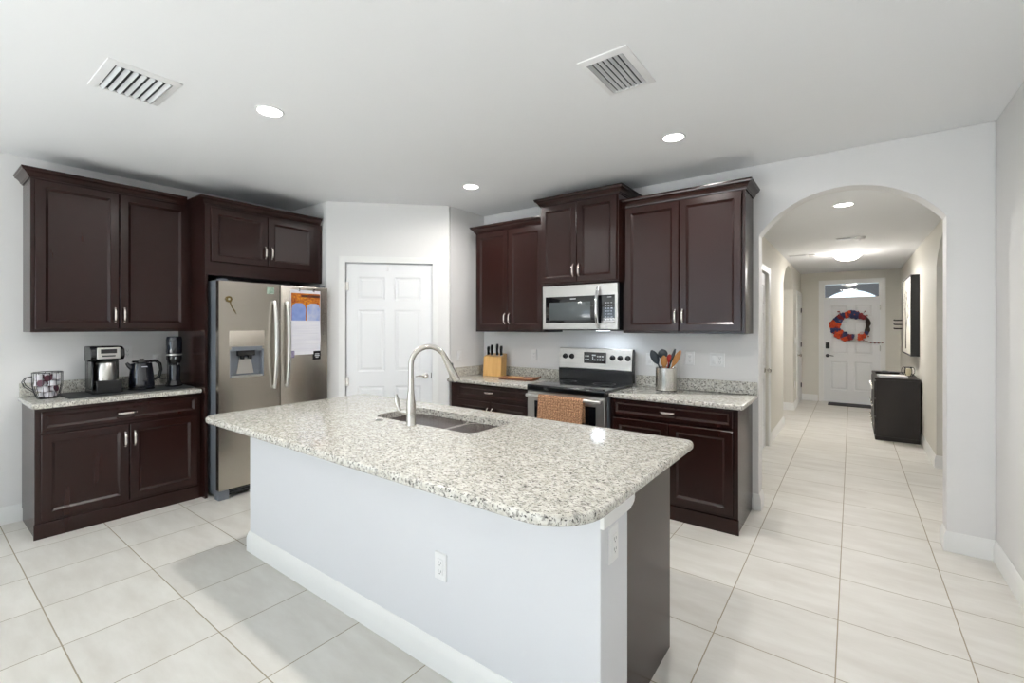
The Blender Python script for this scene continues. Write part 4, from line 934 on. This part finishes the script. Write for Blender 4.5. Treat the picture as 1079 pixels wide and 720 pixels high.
# hall ceiling
dl = thing('flush_ceiling_lamp', 'lit frosted bowl ceiling lamp in the middle of the hall', 'ceiling lamp', (-0.05, 8.05, HZ))
dl.scale = (0.78,) * 3
MB().lathe([(0.001, 0), (0.10, 0), (0.105, -0.012), (0.09, -0.03), (0.001, -0.03)], n=32).build('mount', 'white', dl)
MB().lathe([(0.215, -0.035), (0.212, -0.045), (0.17, -0.095), (0.10, -0.130), (0.03, -0.142), (0.001, -0.143)], n=36, cap=False).lathe([(0.001, -0.036), (0.205, -0.036)], n=36, cap=False).build('glass_bowl', 'lamp', dl)
MB().ball((0, 0, -0.150), 0.010).build('finial', 'nickel', dl)
l = bpy.data.lights.new('hall_lamp_light', 'POINT'); l.energy = 7; l.color = CAN_COLOR; l.shadow_soft_size = 0.16
o = bpy.data.objects.new('hall_lamp_light', l); COL.objects.link(o); o.location = (-0.05, 8.05, HZ - 0.33)
l = bpy.data.lights.new('hall_lamp_downlight', 'AREA'); l.shape = 'DISK'; l.size = 0.36; l.energy = 16; l.color = CAN_COLOR
o = bpy.data.objects.new('hall_lamp_downlight', l); COL.objects.link(o); o.location = (-0.05, 8.05, HZ - 0.17)
l = bpy.data.lights.new('porch_lamp_light', 'POINT'); l.energy = 6; l.color = (1, 0.97, 0.92); l.shadow_soft_size = 0.1
o = bpy.data.objects.new('porch_lamp_light', l); COL.objects.link(o); o.location = (0, 11.9, 2.24)
pl = thing('porch_ceiling_lamp', 'white porch ceiling lamp seen through the transom glass', 'ceiling lamp', (0, 11.9, 2.47))
MB().lathe([(0.001, 0), (0.06, 0), (0.06, -0.04), (0.001, -0.04)], n=20).build('mount', 'white', pl)
MB().lathe([(0.06, -0.041), (0.15, -0.06), (0.14, -0.12), (0.001, -0.15)], n=24, cap=False).lathe([(0.001, -0.041), (0.06, -0.041)], n=24, cap=False).build('glass_bowl', 'lamp', pl)
sv = thing('hall_return_vent', 'small rectangular vent plate in the hall ceiling between the two hall lamps', 'air vent', (-0.06, 6.68, HZ))
MB().panel(-0.10, 0.06, -0.05, 0.05, [(0, 0), (0, 0.006), (0.01, 0.01)]).build('plate', 'white', sv, tf=Matrix.Rotation(PI / 2, 4, 'X'))
for k in range(4): MB().box(-0.085, 0.045, -0.036 + k * 0.02, -0.028 + k * 0.02, -0.013, -0.009).build('louver', 'ventslat', sv)
sd_ = thing('smoke_detector', 'round white smoke detector beside the small hall ceiling vent', 'smoke detector', (0.075, 6.68, HZ))
MB().lathe([(0.001, 0), (0.055, 0), (0.055, -0.018), (0.040, -0.034), (0.001, -0.036)], n=28).build('housing', 'white', sd_)
MB().lathe([(0.001, -0.036), (0.012, -0.036), (0.011, -0.039), (0.001, -0.039)], n=14).build('test_button', 'ventslat', sd_)
sb = thing('hall_supply_vent', 'narrow white linear vent in the hall ceiling near the left arch', 'air vent', (-0.62, 7.85, HZ))
MB().box(-0.14, 0.10, -0.05, 0.05, -0.008, 0).build('plate', 'white', sb, bev=0.002)
for k in range(4): MB().box(-0.12, 0.08, -0.036 + k * 0.02, -0.028 + k * 0.02, -0.011, -0.0075).build('louver', 'print', sb)
s2 = thing('smoke_detector', 'round white detector at the right end of the narrow linear hall vent', 'smoke detector', (-0.46, 7.90, HZ))
MB().lathe([(0.001, 0), (0.050, 0), (0.050, -0.018), (0.036, -0.034), (0.001, -0.036)], n=28).build('housing', 'white', s2)

# ------------------------------------------------------------------ hall things
CXa, CXb, CYa, CYb, CH = 0.238, 0.680, 7.52, 8.72, 0.80
co = thing('console_cabinet', 'black wood console chest with drawers against the hall right wall', 'chest', (CXa, CYb, 0), -R90)
# local x -> -Y, local y -> +X ; front (local y=0) faces -X
cw, cd = CYb - CYa, CXb - CXa
MB().box(0.01, cw - 0.01, 0.012, cd, 0.04, CH - 0.03).build('body', 'black_wood', co, bev=0.003)
MB().box(0, cw, 0, cd + 0.003, CH - 0.03, CH).build('top', 'black_wood', co, bev=0.004)
MB().box(0.0, cw, 0.004, cd, 0.0, 0.05).build('plinth', 'black_wood', co, bev=0.003)
for i in range(2):
    for j in range(3):
        x0 = 0.03 + i * (cw - 0.05) / 2; x1 = x0 + (cw - 0.09) / 2; z0 = 0.07 + j * 0.232
        dr = MB().panel(x0, x1, z0, z0 + 0.218, [(0, 0.012), (0, 0.0), (0.004, -0.004)]).build('drawer', 'black_wood', co)
        for q in (0.2, 0.8):
            xx = x0 + (x1 - x0) * q; MB().lathe([(0.006, 0.004), (0.006, 0.012), (0.015, 0.018), (0.014, 0.026), (0.001, 0.028)], (xx, 0, z0 + 0.11), 16, axis='y').build('knob', 'nickel', dr)
# on the console
mg = thing('magazine', 'white magazine lying open-edged on the hall console', 'magazine', (0.42, 7.72, CH), 0.1)
MB().box(-0.14, 0.14, -0.11, 0.11, 0, 0.022).build('pages', 'paper', mg, bev=0.002)
MB().box(-0.143, 0.143, -0.113, 0.113, 0.022, 0.025).build('cover', 'white', mg)
bo = thing('black_tray', 'low black oval tray behind the magazine on the hall console', 'tray', (0.385, 8.05, CH))
MB().lathe([(0.001, 0.0), (0.11, 0.0), (0.14, 0.035), (0.135, 0.037), (0.105, 0.008), (0.001, 0.008)], n=30, sy=0.6).build('dish', 'black', bo)
MB().ball((-0.02, 0, 0.035), 0.05, 10, sz=0.45).build('stone', 'darkgray', bo)
cd_ = thing('candle_holder', 'black wire candle holder with pale candle on the hall console', 'candle holder', (0.60, 8.0, CH))
cd_.scale = (0.78,) * 3
wq = MB()
for k in range(6):
    a = k * PI / 3; wq.tube([(0.05 * math.cos(a), 0.05 * math.sin(a), 0.0), (0.085 * math.cos(a), 0.085 * math.sin(a), 0.06), (0.085 * math.cos(a), 0.085 * math.sin(a), 0.11), (0.07 * math.cos(a), 0.07 * math.sin(a), 0.15)], 0.005, 6)
for z, rr in ((0.004, 0.05), (0.15, 0.07)): wq.tube([(rr * math.cos(2 * PI * k / 20), rr * math.sin(2 * PI * k / 20), z) for k in range(21)], 0.005, 6, cap=False)
wq.lathe([(0.001, 0.0), (0.05, 0.0), (0.05, 0.006), (0.001, 0.006)], n=20).build('wire_frame', 'wire', cd_)
MB().lathe([(0.001, 0.006), (0.042, 0.006), (0.042, 0.125), (0.034, 0.128), (0.001, 0.122)], n=24).build('candle', 'candle', cd_)

pc = thing('framed_picture', 'large black-framed cream picture with a bare tree on the hall right wall', 'picture', (XR, 8.45, 1.07), -R90)
# local x -> -Y, local y -> +X (into wall): front at -y
PW, PH = 1.25, 1.06
fr_ = MB(); o_ = PW / 2
fr_.box(-o_, o_, -0.09, 0, 0, 0.02).box(-o_, o_, -0.09, 0, PH - 0.02, PH).box(-o_, -o_ + 0.02, -0.09, 0, 0.02, PH - 0.02).box(o_ - 0.02, o_, -0.09, 0, 0.02, PH - 0.02).build('frame', 'black', pc, bev=0.002)
MB().box(-o_ + 0.02, o_ - 0.02, -0.086, -0.002, 0.02, PH - 0.02).build('canvas', 'art', pc)
tr = MB(); random.seed(3)
def branch(x, z, a, l, r, dep):
    x2, z2 = x + l * math.sin(a), z + l * math.cos(a)
    if abs(x2) > o_ - 0.05 or z2 > PH - 0.06: return
    tr.tube([(x, -0.0865, z), (x2, -0.0865, z2)], [r, r * 0.7], 5)
    if dep: [branch(x2, z2, a + s * random.uniform(0.3, 0.7), l * 0.75, r * 0.65, dep - 1) for s in (-1, 1)]
branch(0, 0.08, 0.05, 0.26, 0.012, 5); tr.build('tree_drawing', 'ink', pc)

hk = thing('wall_coat_hooks', 'black coat hook rack with three pegs on the hall right wall beyond the picture', 'coat hooks', (XR, 10.0, 1.40), -R90)
MB().box(-0.03, 0.03, -0.025, 0, -0.02, 0.20).build('back_plate', 'black', hk, bev=0.003)
for z in (0.02, 0.09, 0.16): MB().tube([(0, -0.02, z), (0, -0.12, z), (0, -0.135, z + 0.012)], 0.010, 8).build('peg', 'black', hk)

dmm = MB().prism(rrect(-0.36, 0.40, 10.30, 10.66, 0.01, 3), 0.0, 0.014).build('doormat', 'doormat', bev=0.003)
tag(dmm, 'dark grey doormat on the tile in front of the white front door', 'doormat')

wr_ = thing('wreath', 'round grapevine wreath with orange, burgundy and navy flowers hanging on the front door', 'wreath', (0.0, HYE + 0.018, 1.47))
WX, WZ = 0.25, 0.222
vb = MB(); random.seed(5)
for s in range(7):
    ph = random.uniform(0, 6); pts = []
    for k in range(49):
        a = 2 * PI * k / 48; rr = 1 + 0.12 * math.sin(a * 5 + ph) ; pts.append((WX * rr * math.cos(a), -0.045 + 0.018 * math.cos(a * 5 + ph), WZ * rr * math.sin(a)))
    vb.tube(pts, 0.015, 6, cap=False)
vb.build('vine_ring', 'vine', wr_)
def flower(name, a, rr, m, r, lab=None):
    r *= 1.3; rr += 0.05 * math.sin(a * 9)
    mb = MB(); cx, cz = WX * rr * math.cos(a), WZ * rr * math.sin(a)
    for ring, nn, q in ((1.0, 7, 0.42), (0.5, 5, 0.36)):
        for k in range(nn):
            b = 2 * PI * k / nn + ring; mb.ball((cx + r * 0.62 * ring * math.cos(b), -0.075 - (1 - ring) * 0.03, cz + r * 0.62 * ring * math.sin(b)), r * q, 6, sz=1, sy=0.6)
    mb.ball((cx, -0.095, cz), r * 0.3, 6)
    mb.build(name, m, wr_)
for deg, m, r in ((175, 'flred', 0.075), (200, 'flnavy', 0.065), (152, 'flnavy', 0.06), (222, 'flred', 0.07), (240, 'flnavy', 0.06), (262, 'flwine', 0.05), (135, 'flwine', 0.05), (120, 'flnavy', 0.045), (103, 'flwine', 0.045),
                  (88, 'flnavy', 0.06), (72, 'flnavy', 0.055), (60, 'flwine', 0.045), (205, 'flred', 0.05), (248, 'flred', 0.055), (285, 'flwhite', 0.045), (296, 'flred', 0.05), (312, 'flwhite', 0.035), (325, 'flnavy', 0.03), (45, 'flwine', 0.035), (150, 'flwhite', 0.028), (232, 'flwine', 0.05), (80, 'flred', 0.035), (275, 'flnavy', 0.04), (308, 'flred', 0.05), (95, 'flred', 0.04), (165, 'flwhite', 0.03), (215, 'flwhite', 0.028), (110, 'flred', 0.045), (188, 'flwine', 0.05)):
    flower('flower', math.radians(deg), 1.0 + random.uniform(-0.07, 0.07), m, r)
bb = MB(); tb = MB()
for k in range(9):
    a0 = math.radians(random.choice([100, 130, 60, 300, 310, 320, 40])); p = Vector((WX * math.cos(a0), -0.06, WZ * math.sin(a0))); q = p + Vector((random.uniform(-0.06, 0.10), -0.01, math.copysign(random.uniform(0.05, 0.1), math.sin(a0))))
    tb.tube([p, (p + q) / 2 + Vector((0.01, 0, 0)), q], 0.003, 5); bb.ball(tuple(q), 0.012, 6)
for k in range(7):
    u = k / 6; p = Vector((0.12 + 0.33 * u, -0.05, -0.24 - 0.04 * math.sin(u * 3) - 0.06 * u)); bb.ball(tuple(p), 0.012, 6)
    if k: tb.tube([pp, p], 0.004, 5)
    pp = p
bb.build('berries', 'flwine', wr_); tb.build('twigs', 'vine', wr_)
